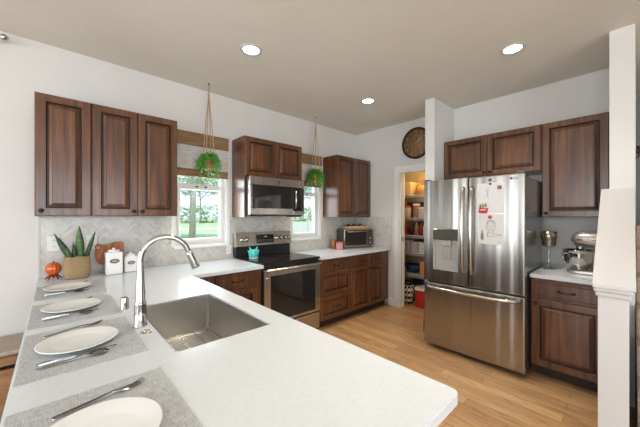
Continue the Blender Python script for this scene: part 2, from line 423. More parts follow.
# ------------------------------------------------------------------ backsplash herringbone
def clip(poly, x0, x1, y0, y1):
    def half(p, f, inter):
        o = []
        for i in range(len(p)):
            a, b = p[i-1], p[i]
            if f(b):
                if not f(a): o.append(inter(a, b))
                o.append(b)
            elif f(a): o.append(inter(a, b))
        return o
    def ix(v): return lambda a, b: (v, a[1]+(b[1]-a[1])*(v-a[0])/(b[0]-a[0]))
    def iy(v): return lambda a, b: (a[0]+(b[0]-a[0])*(v-a[1])/(b[1]-a[1]), v)
    for f, g in ((lambda q: q[0] >= x0, ix(x0)), (lambda q: q[0] <= x1, ix(x1)), (lambda q: q[1] >= y0, iy(y0)), (lambda q: q[1] <= y1, iy(y1))):
        if not poly: return poly
        poly = half(poly, f, g)
    return poly
M_grout = mat('grout', (.52, .50, .46), .8)
M_tiles = []
for i, c in enumerate(((.60, .58, .54), (.57, .55, .505), (.62, .605, .57), (.53, .505, .455), (.59, .575, .54))):
    m = mat('marble_tile_%d' % i, c, .22); n = noise(m, coords(m, 'Object', (1, 1, 1)), 14, 6, .6, 1.2)
    base(m, ramp(m, n, [(.32, tuple(v*.80 for v in c)), (.48, c), (.7, tuple(min(1, v*1.06) for v in c))])); M_tiles.append(m)
def herring(bm, rect, put):
    u0, u1, v0, v1 = rect; a = .020; k = 4; g = .0010; r2 = math.sqrt(.5)
    rng = random.Random(5); n = int((u1-u0+v1-v0)/(a*r2))+30
    for i in range(-n, n):
        for j in range(-n, n):
            # herringbone lattice: horizontal brick at (i*a + ..), vertical brick adjoining
            for typ in (0, 1):
                s = (j % (2*k))
                if typ == 0:
                    if (i-j) % (2*k) != 0: continue
                    q = (i*a, j*a, i*a+k*a, j*a+a)
                else:
                    if (i-j-k) % (2*k) != 0: continue
                    q = (i*a, j*a-(k-1)*a, i*a+a, j*a+a)
                p = [(q[0]+g, q[1]+g), (q[2]-g, q[1]+g), (q[2]-g, q[3]-g), (q[0]+g, q[3]-g)]
                p = [((x-y)*r2+(u0+u1)/2, (x+y)*r2+(v0+v1)/2) for x, y in p]
                if max(x for x, y in p) < u0 or min(x for x, y in p) > u1 or max(y for x, y in p) < v0 or min(y for x, y in p) > v1: continue
                p = clip(p, u0, u1, v0, v1)
                if len(p) < 3: continue
                try: f = bm.faces.new([bm.verts.new(put(*q)) for q in p]); f.material_index = 1+rng.choice((0, 0, 1, 2, 2, 3, 4))
                except ValueError: pass
def splash(label, loc, plates, tiles, put):
    bm = BM()
    for p in plates: box(bm, *p)
    for t in tiles: herring(bm, t, put)
    return single('tile_backsplash', bm, [M_grout]+M_tiles, label, 'backsplash')
tz0, tz1 = CT, 1.40
rects = [(-.085, .90, tz0, tz1), (.90, 1.535, tz0, 1.055), (1.535, 2.44, tz0, 1.42), (2.44, 3.035, tz0, 1.055), (3.035, 3.885, tz0, tz1)]
splash('marble herringbone tile backsplash along the window wall', None, [(r[0], r[1], WY-.009, WY-.0005, r[2], r[3]) for r in rects], rects, lambda u, v: (u, WY-.0098, v))
r = (2.545, WY-.010, tz0, tz1)
splash('marble herringbone tile return on the wall beside the toaster oven', None, [(WX-.009, WX-.0005, *r)], [r], lambda u, v: (WX-.0098, u, v))
bm = BM(); box(bm, -.098, -.086, WY-.012, WY-.0005, CT, 1.412); struct('trim_1', bm, M_trim)

# ------------------------------------------------------------------ cabinets
def panel_front(w, h, t=.020, fr=.055, flat=False):
    """raised panel front in local space: x 0..w, z 0..h, back y=0, front y=-t"""
    bm = BM()
    if flat: rings = [(0, 0, 0), (0, t-.004, 0), (.004, t, 0), (.016, t, 0), (.020, t-.003, 1), (.024, t-.001, 0)]
    else: rings = [(0, 0, 0), (0, t-.004, 0), (.004, t, 0), (fr-.009, t, 1), (fr-.007, t, 0), (fr, t, 1), (fr+.002, t-.006, 1), (fr+.007, t-.012, 1), (fr+.014, t-.012, 0), (fr+.018, t-.008, 0), (fr+.036, t-.001, 1), (fr+.040, t-.001, 0)]
    prev = None
    for ins, d, mi in rings:
        cur = [bm.verts.new((x, -d, z)) for x, z in ((ins, ins), (w-ins, ins), (w-ins, h-ins), (ins, h-ins))]
        if prev is None: bm.faces.new(cur[::-1])
        else:
            for i in range(4):
                f = bm.faces.new((prev[i], prev[(i+1) % 4], cur[(i+1) % 4], cur[i])); f.material_index = pm
        prev = cur; pm = mi
    bm.faces.new(prev); bmesh.ops.recalc_face_normals(bm, faces=bm.faces[:]); return bm
def knob_bm():
    bm = BM(); T = Matrix.Rotation(R(90), 4, 'X')
    lathe(bm, [(.0, 0), (.008, 0), (.006, .004), (.005, .014), (.013, .018), (.016, .024), (.013, .030), (0, .032)], n=14, T=T); return bm
KNOB = None
def add_front(root, kind, x, z, w, h, knob=None, pull=False, flat=False):
    f = obj(kind, panel_front(w, h, flat=flat, fr=.055 if h > .2 else .035), [M_cab, M_glaze], root); f.location = (x, -.001, z)
    if knob:
        k = obj('knob', knob_bm(), M_bronze, f); k.location = (knob[0], -.020, knob[1])
    if pull:
        bm = BM(); cw = .05
        tube(bm, [(-cw, 0, 0), (-cw, -.020, 0), (-cw*.5, -.028, -.004), (0, -.030, -.006), (cw*.5, -.028, -.004), (cw, -.020, 0), (cw, 0, 0)], .0055, 8)
        ball(bm, (-cw, -.004, 0), .010, .006, .010, u=10, v=6); ball(bm, (cw, -.004, 0), .010, .006, .010, u=10, v=6)
        k = obj('drawer_pull', bm, M_bronze, f); k.location = (w/2, -.020, h/2)
    return f
def carcass(root, w, d, h, name='cabinet_body', z0=0, opensides=None):
    bm = BM(); box(bm, 0, w, 0, d, z0, h, .002); return obj(name, bm, M_cab, root)
WC = 1.403; WT = 2.325   # wall cabinet bottom / top
FY = 2.955               # carcass front of wall cabinets on window wall
def wallcab(label, x0, x1, z0, z1, doors, rz=0, loc=None, depth=None):
    w = x1-x0; h = z1-z0
    root = thing('wall_cabinet', label, 'cabinet', loc or (x0, FY, z0), rz)
    carcass(root, w, depth or (WY-.012-FY), h)
    for a, b, kx in doors:
        add_front(root, 'cabinet_door', a, .006, b-a, h-.012, knob=(kx, .035) if kx is not None else None)
    return root
wallcab('single-door cherry wall cabinet, first from the left, above the potted succulent', -.107, .2195, WC+.008, WT, [(.005, .3205, .03)])
wallcab('double-door cherry wall cabinet directly left of the window over the faucet', .2205, .865, WC+.008, WT, [(.004, .3165, .2825), (.3205, .640, .03)])
mc = thing('wall_cabinet', 'short two-door cherry cabinet over the microwave with long side panels', 'cabinet', (1.572, FY, 0))
bm = BM(); box(bm, .021, .807, 0, WY-.012-FY, 1.868, WT, .002); obj('cabinet_body', bm, M_cab, mc)
for x in (0, .807):
    bm = BM(); box(bm, x, x+.02, 0, WY-.012-FY, WC-.006, WT, .002); obj('side_panel', bm, M_cab, mc)
add_front(mc, 'cabinet_door', .004, 1.872, .407, WT-1.878, knob=None); add_front(mc, 'cabinet_door', .415, 1.872, .408, WT-1.878, knob=None)
wallcab('double-door dark cherry wall cabinet above the toaster oven', 3.085, 3.858, WC-.008, WT, [(.006, .384, .35), (.389, .766, .03)])
# fridge wall (front faces -X, local x runs towards -Y)
FX = 3.60
wallcab('wide low cherry cabinet with two doors over the refrigerator', 0, .985, 1.865, WT+.012, [(.008, .488, .455), (.493, .977, .03)], -PI/2, (FX, 1.583, 1.865), WX-.003-FX)
wallcab('tall single-door cherry wall cabinet above the stand mixer', 0, .49, WC-.003, WT+.012, [(.006, .475, .03)], -PI/2, (FX, .597, WC-.003), WX-.003-FX)
# base cabinets
BY = 2.595; BD = WY-.012-BY
def basecab(label, loc, w, rz, depth, fronts, d2kick=.07, H=CT-.034, kl=0, kr=0):
    root = thing('base_cabinet', label, 'cabinet', loc, rz)
    bm = BM(); box(bm, 0, w, 0, depth, .10, H, .002); obj('cabinet_body', bm, M_cab, root)
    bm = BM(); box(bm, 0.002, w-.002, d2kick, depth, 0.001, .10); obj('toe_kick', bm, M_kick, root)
    for kind, a, b, z0, z1, kn in fronts:
        fw = b-a
        if kind == 'drawer': add_front(root, 'drawer', a, z0, fw, z1-z0, pull=True, flat=(z1-z0) < .2)
        else: add_front(root, 'cabinet_door', a, z0, fw, z1-z0, knob=(kn, z1-z0-.035))
    return root
basecab('cherry drawer cabinet between the peninsula and the range', (.90, BY, 0), .672, 0, BD, [('drawer', .18, .615, .705, .858, 0), ('drawer', .18, .615, .41, .695, 0), ('drawer', .18, .615, .115, .40, 0)])
basecab('cherry cabinet with three stacked drawers right of the range', (2.392, BY, 0), .568, 0, BD, [('drawer', .006, .562, .705, .858, 0), ('drawer', .006, .562, .41, .695, 0), ('drawer', .006, .562, .115, .40, 0)])
basecab('cherry cabinet with two doors under two drawers below the toaster oven', (2.9605, BY, 0), .918, 0, BD, [('drawer', .012, .395, .705, .858, 0), ('drawer', .41, .75, .705, .858, 0), ('door', .012, .395, .115, .695, .35), ('door', .41, .75, .115, .695, .03)])
RX = 3.115
basecab('cherry base cabinet with one drawer over one door, right of the fridge', (RX, .597, 0), .49, -PI/2, WX-.003-RX, [('drawer', .012, .475, .700, .853, 0), ('door', .012, .475, .112, .690, .03)], d2kick=.075)
# peninsula base
pb = thing('base_cabinet', 'long cherry cabinet run carrying the white peninsula counter', 'cabinet', (.22, .62, 0))
def pbox(*a):
    bm = BM(); box(bm, *a); return bm
PX1 = .835
bm = BM(); box(bm, .22, PX1, .62, .66, .10, CT-.034); box(bm, .22, .26, .66, WY-.016, .10, CT-.034); box(bm, .795, PX1, .66, WY-.016, .10, CT-.034); box(bm, .26, .795, .66, WY-.016, .10, .14)
obj('cabinet_body', bm, M_cab, pb, True)
bm = BM(); box(bm, .24, .77, .66, 3.2, .001, .10); obj('toe_kick', bm, M_kick, pb, True)
for i in range(4):
    y = .66+i*.46
    f = obj('cabinet_door', panel_front(.44, .74), [M_cab, M_glaze], pb); f.rotation_euler = (0, 0, R(90)); f.location = (PX1+.001-.22, y-.62, .115)
    k = obj('knob', knob_bm(), M_bronze, f); k.location = (.03 if i % 2 else .41, -.02, .70)

# ------------------------------------------------------------------ countertops
def rounded(pts, rads, n=5):
    o = []
    for i, p in enumerate(pts):
        r = rads[i]
        if not r: o.append(p); continue
        a = Vector(pts[i-1]); b = Vector(p); c = Vector(pts[(i+1) % len(pts)])
        d1 = (a-b).normalized(); d2 = (c-b).normalized(); s = b+d1*r; e = b+d2*r
        for k in range(n+1):
            t = k/n; q = (1-t)**2*s+2*t*(1-t)*b+t*t*e; o.append((q.x, q.y))
    return o
SX0, SX1, SY0, SY1 = .335, .752, 1.150, 1.885
CF = 2.545
def slab(outline_rects, poly, hole, z0, z1):
    b = BM()
    vs = [b.verts.new((x, y, z1)) for x, y in poly]; es = [b.edges.new((vs[i], vs[(i+1) % len(vs)])) for i in range(len(vs))]
    if hole:
        hs = [b.verts.new((x, y, z1)) for x, y in hole]; es += [b.edges.new((hs[i], hs[(i+1) % len(hs)])) for i in range(len(hs))]
    bmesh.ops.triangle_fill(b, use_beauty=True, use_dissolve=False, edges=es)
    for f in b.faces:
        if f.normal.z < 0: f.normal_flip()
    r = bmesh.ops.extrude_face_region(b, geom=b.faces[:])
    # extruded copy goes down
    bmesh.ops.translate(b, verts=[v for v in r['geom'] if isinstance(v, bmesh.types.BMVert)], vec=(0, 0, z0-z1))
    bmesh.ops.recalc_face_normals(b, faces=b.faces[:])
    return b
poly = rounded([(-.098, .335), (.868, .335), (.868, CF-.04), (.868, CF), (1.573, CF), (1.573, WY-.010), (-.098, WY-.010)], [.02, .025, 0, 0, 0, 0, 0])
hole = rounded([(SX0, SY0), (SX1, SY0), (SX1, SY1), (SX0, SY1)], [.012]*4, 3)
bm = slab(None, poly, hole, CT-.032, CT)
bmesh.ops.bevel(bm, geom=[e for e in bm.edges if abs(e.verts[0].co.z-CT) < 1e-6 and abs(e.verts[1].co.z-CT) < 1e-6 and len(e.link_faces) == 2 and abs(abs(e.link_faces[0].normal.z)-abs(e.link_faces[1].normal.z)) > .5], offset=.003, segments=2, affect='EDGES')
single('countertop', bm, M_quartz, 'long white L-shaped quartz counter and peninsula holding the sink', 'countertop')
bm = BM(); box(bm, 2.388, WX-.010, CF, WY-.010, CT-.032, CT, .003, 2); single('countertop', bm, M_quartz, 'white quartz counter right of the range under the toaster oven', 'countertop')
bm = BM(); box(bm, 3.075, WX-.001, .107, .598, CT-.032, CT, .003, 2); single('countertop', bm, M_quartz, 'small white quartz counter under the stand mixer', 'countertop')

# ------------------------------------------------------------------ sink and taps
sk = thing('kitchen_sink', 'single-bowl stainless steel undermount sink in the peninsula', 'sink', ((SX0+SX1)/2, (SY0+SY1)/2, CT-.26))
bm = BM(); x0, x1, y0, y1 = SX0+.004, SX1-.004, SY0+.004, SY1-.004; zt, zb, t = CT-.007, CT-.235, .004
def rect(z, i, r): return [Vector((p[0], p[1], z)) for p in rounded([(x0+i, y0+i), (x1-i, y0+i), (x1-i, y1-i), (x0+i, y1-i)], [r]*4, 4)]
rings = [rect(zt, 0, .02), rect(zb+.012, 0, .02), rect(zb+.003, .004, .02), rect(zb, .013, .018)]
prev = None
for rg_ in rings:
    cur = [bm.verts.new(p) for p in rg_]
    if prev:
        for i in range(len(cur)): bm.faces.new((prev[i], prev[(i+1) % len(cur)], cur[(i+1) % len(cur)], cur[i]))
    prev = cur
bm.faces.new(prev); o = obj('basin', bm, M_sinksteel, sk, True); 
md = o.modifiers.new('thick', 'SOLIDIFY'); md.thickness = .003; md.offset = 1
bm = BM(); lathe(bm, [(0, .004), (.040, .004), (.055, .006), (.057, 0)], ((x0+x1)/2-.02, (y0+y1)/2+.03, zb+.001), 24); obj('drain', bm, M_chrome, sk, True)
bm = BM(); gz = zb+.022
for i in range(30):
    y = y0+.03+i*(y1-y0-.06)/29; tube(bm, [(x0+.02, y, gz), (x1-.02, y, gz)], .0020, 6)
for y in (y0+.025, y1-.025): tube(bm, [(x0+.02, y, gz-.004), (x1-.02, y, gz-.004)], .0026, 6)
for x in (x0+.02, (x0+x1)/2-.09, (x0+x1)/2+.09, x1-.02): tube(bm, [(x, y0+.025, gz-.004), (x, y1-.025, gz-.004)], .0026, 6)
for x in (x0+.03, x1-.03):
    for y in (y0+.035, y1-.035): cyl(bm, (x, y, zb+.001), (x, y, gz), .007, 10)
obj('sink_grid', bm, M_chrome, sk, True)

fb = (.291, 1.537, CT)
fa = thing('kitchen_faucet', 'tall chrome gooseneck faucet beside the sink', 'faucet', fb)
bm = BM(); lathe(bm, [(0, 0), (.030, 0), (.030, .006), (.026, .010), (.0245, .10), (.026, .104), (.0245, .108), (.021, .118), (.0165, .24), (.0135, .30)], n=24)
obj('faucet_body', bm, M_chrome, fa)
pts = [(0, 0, .27), (0, 0, .305)]
cx, cz, rr = .105, .305, .105
for k in range(1, 17):
    a = PI-PI*k/16*.90; pts.append((cx+rr*math.cos(a), 0, cz+rr*math.sin(a)*.97))
e = Vector(pts[-1]); d = (Vector(pts[-1])-Vector(pts[-2])).normalized(); pts.append(tuple(e+d*.015))
bm = BM(); tube(bm, pts, .0135, 14); obj('spout', bm, M_chrome, fa)
e = Vector(pts[-1]); bm = BM(); tube(bm, [e-d*.012, e+d*.01, e+d*.03, e+d*.075, e+d*.085], [.0145, .0165, .017, .0215, .020], 16)
tube(bm, [e+d*.085, e+d*.088], [.017, .016], 16); obj('spray_head', bm, M_chrome, fa)
bm = BM(); cyl(bm, (.0, -.015, .085), (.0, .048, .085), .0155, 16)
tube(bm, [(0, .040, .085), (.01, .052, .105), (.02, .062, .130), (.026, .068, .142)], [.008, .006, .0055, .007], 10, flat=.6)
o = obj('lever_handle', bm, M_chrome, fa)
fa.rotation_euler = (0, 0, R(-4))
bm = BM(); lathe(bm, [(0, 0), (.022, 0), (.022, .004), (.0205, .006), (.0205, .060), (.018, .066), (0, .067)], (.281, 1.875, CT), 24)
single('air_gap_cap', bm, M_chrome, 'short chrome cylinder cap on the counter behind the faucet', 'air gap')
bm = BM(); lathe(bm, [(0, .001), (.012, .002), (.013, .006), (.022, .006), (.025, 0)], (.292, 1.435, CT), 24)
single('disposal_button', bm, M_nickel, 'small round metal disposal button in front of the faucet', 'button')

# ------------------------------------------------------------------ range
rg0 = thing('kitchen_range', 'stainless freestanding electric range with black glass cooktop', 'range', (1.578, 2.580, 0)); RW = .806
bm = BM(); box(bm, 0, RW, .02, .665, .03, .895, .003); obj('range_body', bm, M_black, rg0)
bm = BM(); box(bm, .0, RW, -.012, .60, .895, .918, .006, 2)
obj('glass_cooktop', bm, M_blackglass, rg0)
M_ring = mat('burner_ring', (.10, .10, .105), .15)
for bx, by, br_ in ((.2, .18, .10), (.6, .18, .085), (.2, .43, .075), (.6, .43, .10)):
    bm = BM(); lathe(bm, [(br_-.003, 0), (br_-.003, .0006), (br_, .0006), (br_, 0)], (bx, by, .9185), 32); obj('burner_marking', bm, M_ring, rg0)
od = BM(); T = None
# door frame with window
box(od, .006, RW-.006, -.022, .018, .765, .848, .004); box(od, .006, .10, -.022, .018, .265, .765, .003); box(od, RW-.10, RW-.006, -.022, .018, .265, .765, .003); box(od, .10, RW-.10, -.022, .018, .265, .305, .003)
odo = obj('oven_door', od, M_steel2, rg0)
bm = BM(); box(bm, .088, RW-.088, -.024, -.004, .295, .778, .002); obj('oven_window', bm, M_blackglass, odo)
bm = BM(); tube(bm, [(.025, -.020, .838), (.03, -.062, .842), (.06, -.068, .842), (RW-.06, -.068, .842), (RW-.03, -.062, .842), (RW-.025, -.020, .838)], .0135, 12, flat=.9); obj('oven_handle', bm, M_steel2, odo)
bm = BM(); lathe(bm, [(0, .004), (.014, .004), (.014, 0)], (0, 0, 0), 20, T=Matrix.Translation((RW/2, -.022, .283)) @ Matrix.Rotation(R(90), 4, 'X')); obj('round_badge', bm, M_nickel, odo)
bm = BM(); box(bm, .008, RW-.008, -.012, .02, .05, .245, .006); box(bm, .02, RW-.02, -.020, -.010, .215, .245, .004); obj('storage_drawer', bm, M_steel2, rg0)
bm = BM(); box(bm, .0, RW, .60, .670, .918, 1.195, .003); obj('back_guard', bm, M_black, rg0)
bm = BM(); prism(bm, [(0.572, 1.045), (.590, 1.036), (.655, 1.036), (.655, 1.207), (.600, 1.207)], -.004, RW+.004, T=Matrix(((0, 0, 1, 0), (1, 0, 0, 0), (0, 1, 0, 0), (0, 0, 0, 1))), bev=.003)
cp = obj('control_panel', bm, M_steel2, rg0)
tilt = Matrix.Rotation(R(-10), 4, 'X')
for kx in (.075, .135, RW-.235, RW-.165, RW-.095, RW-.04):
    bm = BM(); lathe(bm, [(0, .032), (.019, .032), (.023, .027), (.024, .004), (.029, .002), (.029, 0)], n=20, T=Matrix.Translation((kx, .5855, 1.125)) @ Matrix.Rotation(R(80), 4, 'X')); obj('control_knob', bm, M_nickel, cp)
bm = BM(); box(bm, .27, .53, -.001, .004, -.052, .056, .001, T=Matrix.Translation((0, .5815, 1.122)) @ tilt); o = obj('display', bm, M_blackglass, cp)
M_btn = mat('button_grey', (.25, .25, .25), .5); bm = BM()
for i in range(9):
    for j in range(2):
        box(bm, .285+i*.026, .297+i*.026, -.0022, -.001, -.036+j*.018, -.028+j*.018, T=Matrix.Translation((0, .5815, 1.122)) @ tilt)
obj('button', bm, M_btn, cp)
M_clock = mat('display_digits', (.3, .5, .6), .5, emit=(.4, .6, .7), es=.35)
def text_bm(s, size):
    cu = bpy.data.curves.new('t', 'FONT'); cu.body = s; cu.size = size; cu.extrude = .0006; cu.align_x = 'CENTER'; cu.align_y = 'CENTER'
    o = bpy.data.objects.new('t', cu); C.objects.link(o); dg = bpy.context.evaluated_depsgraph_get(); me = bpy.data.meshes.new_from_object(o.evaluated_get(dg))
    b = bmesh.new(); b.from_mesh(me); bpy.data.objects.remove(o); bpy.data.curves.remove(cu); bpy.data.meshes.remove(me); return b
RX90 = Matrix.Rotation(R(90), 4, 'X')
b2 = text_bm('12:00', .022); bm = BM(); merge(bm, b2, T=Matrix.Translation((.40, .5828, 1.148)) @ tilt @ RX90); obj('clock_digits', bm, M_clock, cp)

# teal ornament on the cooktop
ow = thing('turquoise_ornament', 'turquoise spiky ceramic ornament at the back left of the cooktop', 'ornament', (1.690, 2.955, .9195))
bm = BM(); lathe(bm, [(0, 0), (.030, 0), (.034, .006), (.052, .03), (.056, .06), (.046, .092), (.03, .105), (0, .108)], n=18, ribs=9, ribd=.12)
for s in (-1, 1): tube(bm, [(s*.025, 0, .09), (s*.040, 0, .115), (s*.048, 0, .138)], [.014, .009, .002], 8)
for i in range(7):
    a = i*2*PI/7; tube(bm, [(.048*math.cos(a), .048*math.sin(a), .07), (.062*math.cos(a), .062*math.sin(a), .10)], [.010, .002], 6)
obj('ornament_body', bm, M_teal, ow)
bm = BM(); lathe(bm, [(0, 0), (.036, 0), (.036, .006), (0, .006)], (0, 0, 0), 18)
for i in range(8):
    a = i*PI/4; ball(bm, (.043*math.cos(a), .043*math.sin(a), .010), .010, .010, .008, u=8, v=6)
obj('foot_ring', bm, M_ceramic, ow); ow.scale = (1.05, 1.05, 1.0)

# ------------------------------------------------------------------ microwave
mw = thing('range_microwave', 'stainless over-the-range microwave with black glass door', 'microwave', (1.596, 2.875, 1.415)); MWW = .778
bm = BM(); box(bm, .0, MWW, .022, WY-.013-2.875, .0, .448, .003); obj('microwave_body', bm, M_darkgrey, mw)
bm = BM(); box(bm, -.002, MWW+.002, -.008, .02, .352, .449, .004); obj('top_vent_panel', bm, M_steel2, mw)
bm = BM(); box(bm, -.002, .605, -.008, .02, .012, .088, .003); box(bm, -.002, .030, -.008, .02, .088, .350, .003); box(bm, .605, MWW+.002, -.008, .02, .012, .060, .003)
dm = obj('microwave_door', bm, M_steel2, mw)
bm = BM(); box(bm, .028, .600, -.010, .012, .086, .352, .001); obj('door_window', bm, M_blackglass, dm)
bm = BM(); box(bm, .606, MWW, -.010, .015, .060, .350, .002); obj('keypad_panel', bm, M_blackglass, mw)
bm = BM(); tube(bm, [(.618, -.008, .315), (.618, -.045, .300), (.618, -.052, .20), (.618, -.045, .100), (.618, -.008, .085)], .011, 10); obj('door_handle', bm, M_steel2, dm)
bm = BM(); lathe(bm, [(0, .003), (.016, .003), (.017, 0)], n=20, T=Matrix.Translation((.39, -.008, .40)) @ RX90); obj('round_badge', bm, M_darkgrey, mw)
bm = BM(); box(bm, .02, MWW-.02, .03, .30, -.006, .0); obj('bottom_grille', bm, M_black, mw)

# ------------------------------------------------------------------ refrigerator (local: x to the right, faces -y)
FW = .912
fr = thing('refrigerator', 'large stainless french-door refrigerator with bottom freezer drawer', 'refrigerator', (2.950, 1.518, 0), -PI/2)
bm = BM(); box(bm, .006, FW-.006, .070, .74, .035, 1.765, .004); box(bm, .01, FW-.01, .05, .10, .03, .06)
obj('refrigerator_body', bm, mat('grey_side_panel', (.30, .30, .30), .25, .7), fr)
def door_slab(x0, x1, z0, z1, holes=None):
    bm = BM()
    if not holes: box(bm, x0, x1, 0, .062, z0, z1, .010, 3); return bm
    a, b, c, d = holes; g = .062
    for q in ((x0, a, z0, z1), (b, x1, z0, z1), (a, b, z0, c), (a, b, d, z1)): box(bm, q[0], q[1], 0, g, q[2], q[3])
    return bm
DX0, DX1, DZ0, DZ1 = .101, .358, .850, 1.278
ld = obj('left_door', door_slab(.0, .449, .722, 1.785, (DX0, DX1, DZ0, DZ1)), M_steel, fr)
rd = obj('right_door', door_slab(.455, FW, .722, 1.785), M_steel, fr)
fd = obj('freezer_drawer', door_slab(0, FW, .055, .708), M_steel, fr)
def bow(z0, z1, x):
    return [(x, -.002, z0), (x, -.035, z0+.02), (x, -.058, z0+.12), (x, -.066, (z0+z1)/2), (x, -.058, z1-.12), (x, -.035, z1-.02), (x, -.002, z1)]
bm = BM(); tube(bm, bow(.84, 1.69, .412), .0145, 12, flat=.8); obj('door_handle', bm, M_steel2, ld)
bm = BM(); tube(bm, bow(.84, 1.69, .492), .0145, 12, flat=.8); obj('door_handle', bm, M_steel2, rd)
bm = BM(); tube(bm, [(.045, -.002, .668), (.06, -.035, .668), (.18, -.058, .664), (FW/2, -.066, .660), (FW-.18, -.058, .664), (FW-.06, -.035, .668), (FW-.045, -.002, .668)], .0165, 12); obj('drawer_handle', bm, M_steel2, fd)
# dispenser
bm = BM(); box(bm, DX0, DX1, .055, .060, DZ0, DZ1); box(bm, DX0, DX0+.006, .004, .055, DZ0, DZ1); box(bm, DX1-.006, DX1, .004, .055, DZ0, DZ1); box(bm, DX0+.006, DX1-.006, .004, .055, DZ0, DZ0+.012)
dp = obj('ice_dispenser', bm, mat('dispenser_grey', (.50, .49, .47), .35, .3), fr)
bm = BM(); box(bm, DX0+.002, DX1-.002, -.004, .04, 1.165, DZ1-.002, .004); obj('dispenser_panel', bm, mat('dispenser_display', (.09, .085, .07), .2, .5), dp)
bm = BM(); box(bm, DX0+.08, DX1-.08, .006, .045, 1.10, 1.165, .008); box(bm, DX0+.09, DX1-.09, .03, .05, .96, 1.10, .004); obj('dispenser_lever', bm, mat('dispenser_spout', (.50, .48, .45), .3, .4), dp)
bm = BM(); box(bm, .0, .06, .01, .055, 1.7855, 1.80, .003); box(bm, FW-.06, FW, .01, .055, 1.7855, 1.80, .003); box(bm, .0, .06, .06, .14, 1.766, 1.785); box(bm, FW-.06, FW, .06, .14, 1.766, 1.785); obj('hinge_cap', bm, M_darkgrey, fr)
b2 = text_bm('LG', .030); bm = BM(); merge(bm, b2, T=Matrix.Translation((.845, -.0008, 1.745)) @ RX90)
lathe(bm, [(0, .0008), (.010, .0008), (.010, 0)], n=16, T=Matrix.Translation((.812, 0, 1.745)) @ RX90); obj('brand_mark', bm, M_darkgrey, rd)
bm = BM(); box(bm, .735, .750, -.0012, 0, .748, .760)
b2 = text_bm('INVERTER', .017); merge(bm, b2, T=Matrix.Translation((.81, -.0006, .754)) @ RX90); obj('door_sticker', bm, M_ink, rd)
bm = BM()
for x in (.06, FW-.06): cyl(bm, (x, .12, .001), (x, .12, .036), .02, 12); cyl(bm, (x, .66, .001), (x, .66, .036), .02, 12)
obj('leveling_foot', bm, M_black, fr)

# papers and magnets on right door (local to fridge plane; world Y = 1.518-u)
def FP(u, z, off=0): return Vector((2.9495-off, 1.518-u, z))
def onfridge(u, z, off=.0005):      # matrix mapping local x->-Y, y->z, z->-X
    return Matrix(((0, 0, -1, 2.9495-off), (-1, 0, 0, 1.518-u), (0, 1, 0, z), (0, 0, 0, 1)))
def sheet(u0, u1, z0, z1, label, off):
    t = thing('paper_drawing', label, 'paper', FP((u0+u1)/2, z0, off)); bm = BM(); box(bm, 2.9495-off-.0006, 2.9495-off, 1.518-u1, 1.518-u0, z0, z1)
    obj('paper_sheet', bm, M_paper, t, True); return t
p1 = sheet(.535, .757, 1.437, 1.715, 'upper white paper with a faint blue doodle held on the fridge door', .0004)
p2 = sheet(.545, .755, 1.153, 1.4315, 'lower white paper with a child\'s drawing of a smiling face', .0004)
def strokes(parent, name, lines, u, z, m, r=.0011):
    bm = BM()
    for ln in lines: tube(bm, [onfridge(u, z, .0016) @ Vector((x, y, 0)) for x, y in ln], r, 5)
    obj(name, bm, m, parent, True)
def arc(cx, cy, rx, ry, a0, a1, n=14): return [(cx+rx*math.cos(R(a0+(a1-a0)*i/n)), cy+ry*math.sin(R(a0+(a1-a0)*i/n))) for i in range(n+1)]
M_blueink = mat('blue_ink', (.25, .38, .62), .8); M_bottle = mat('bottle_drawing', (.22, .24, .17), .8)
strokes(p1, 'doodle', [[(0, .04), (.004, .0), (-.004, -.03)], [(.01, .02), (.008, -.04)], arc(0, .03, .012, .012, 0, 360)], .62, 1.625, M_blueink, .0016)
strokes(p2, 'face_drawing', [arc(0, 0, .036, .040, 0, 360, 24), arc(0, .012, .04, .04, 10, 170, 20), arc(0, .018, .036, .040, 15, 165, 20), arc(0, .024, .03, .036, 25, 155), arc(-.013, .006, .004, .004, 0, 360, 8), arc(.013, .006, .004, .004, 0, 360, 8), arc(0, -.008, .015, .012, 200, 340), [(-.018, -.042), (-.028, -.075), (-.026, -.10)], [(.018, -.042), (.03, -.075), (.028, -.10)], [(.045, -.07), (.085, -.068)], [(.05, -.082), (.09, -.08)], arc(-.005, -.075, .02, .018, 0, 360)], .650, 1.315, M_ink, .0012)
bm = BM(); prism(bm, [(-.012, -.045), (.012, -.045), (.013, .0), (.006, .018), (.005, .045), (-.005, .045), (-.006, .018), (-.013, 0)], 0, .0009, T=onfridge(.578, 1.235, .0011)); obj('bottle_drawing', bm, M_bottle, p2, True)
bm = BM(); b2 = text_bm('love', .016); merge(bm, b2, T=onfridge(.715, 1.175, .0016)); obj('written_word', bm, M_blueink, p2, True)
def magnet(name, label, outline, u, z, m, off=.0012, th=.004, extra=None):
    t = thing(name, label, 'magnet', FP(u, z, off)); bm = BM(); prism(bm, outline, 0, th, T=onfridge(u, z, off), bev=.001); obj('magnet_face', bm, m, t, True)
    if extra: extra(t)
    return t
cir = lambda r, n=16: [(r*math.cos(2*PI*i/n), r*math.sin(2*PI*i/n)) for i in range(n)]
magnet('round_magnet', 'round purple magnet at the top center of the upper paper', cir(.016), .645, 1.745, mat('purple_magnet', (.22, .08, .16), .4), .0)
magnet('round_magnet', 'small dark blue magnet just under the purple one', cir(.011), .648, 1.708, mat('navy_magnet', (.05, .07, .16), .4))
magnet('round_magnet', 'round bright red magnet on the face drawing', cir(.017), .645, 1.402, M_red)
magnet('square_magnet', 'small brown square magnet on the upper right of the upper paper', [(-.017, -.016), (.017, -.016), (.017, .016), (-.017, .016)], .722, 1.672, mat('brown_magnet', (.20, .11, .05), .5), extra=lambda t: None)
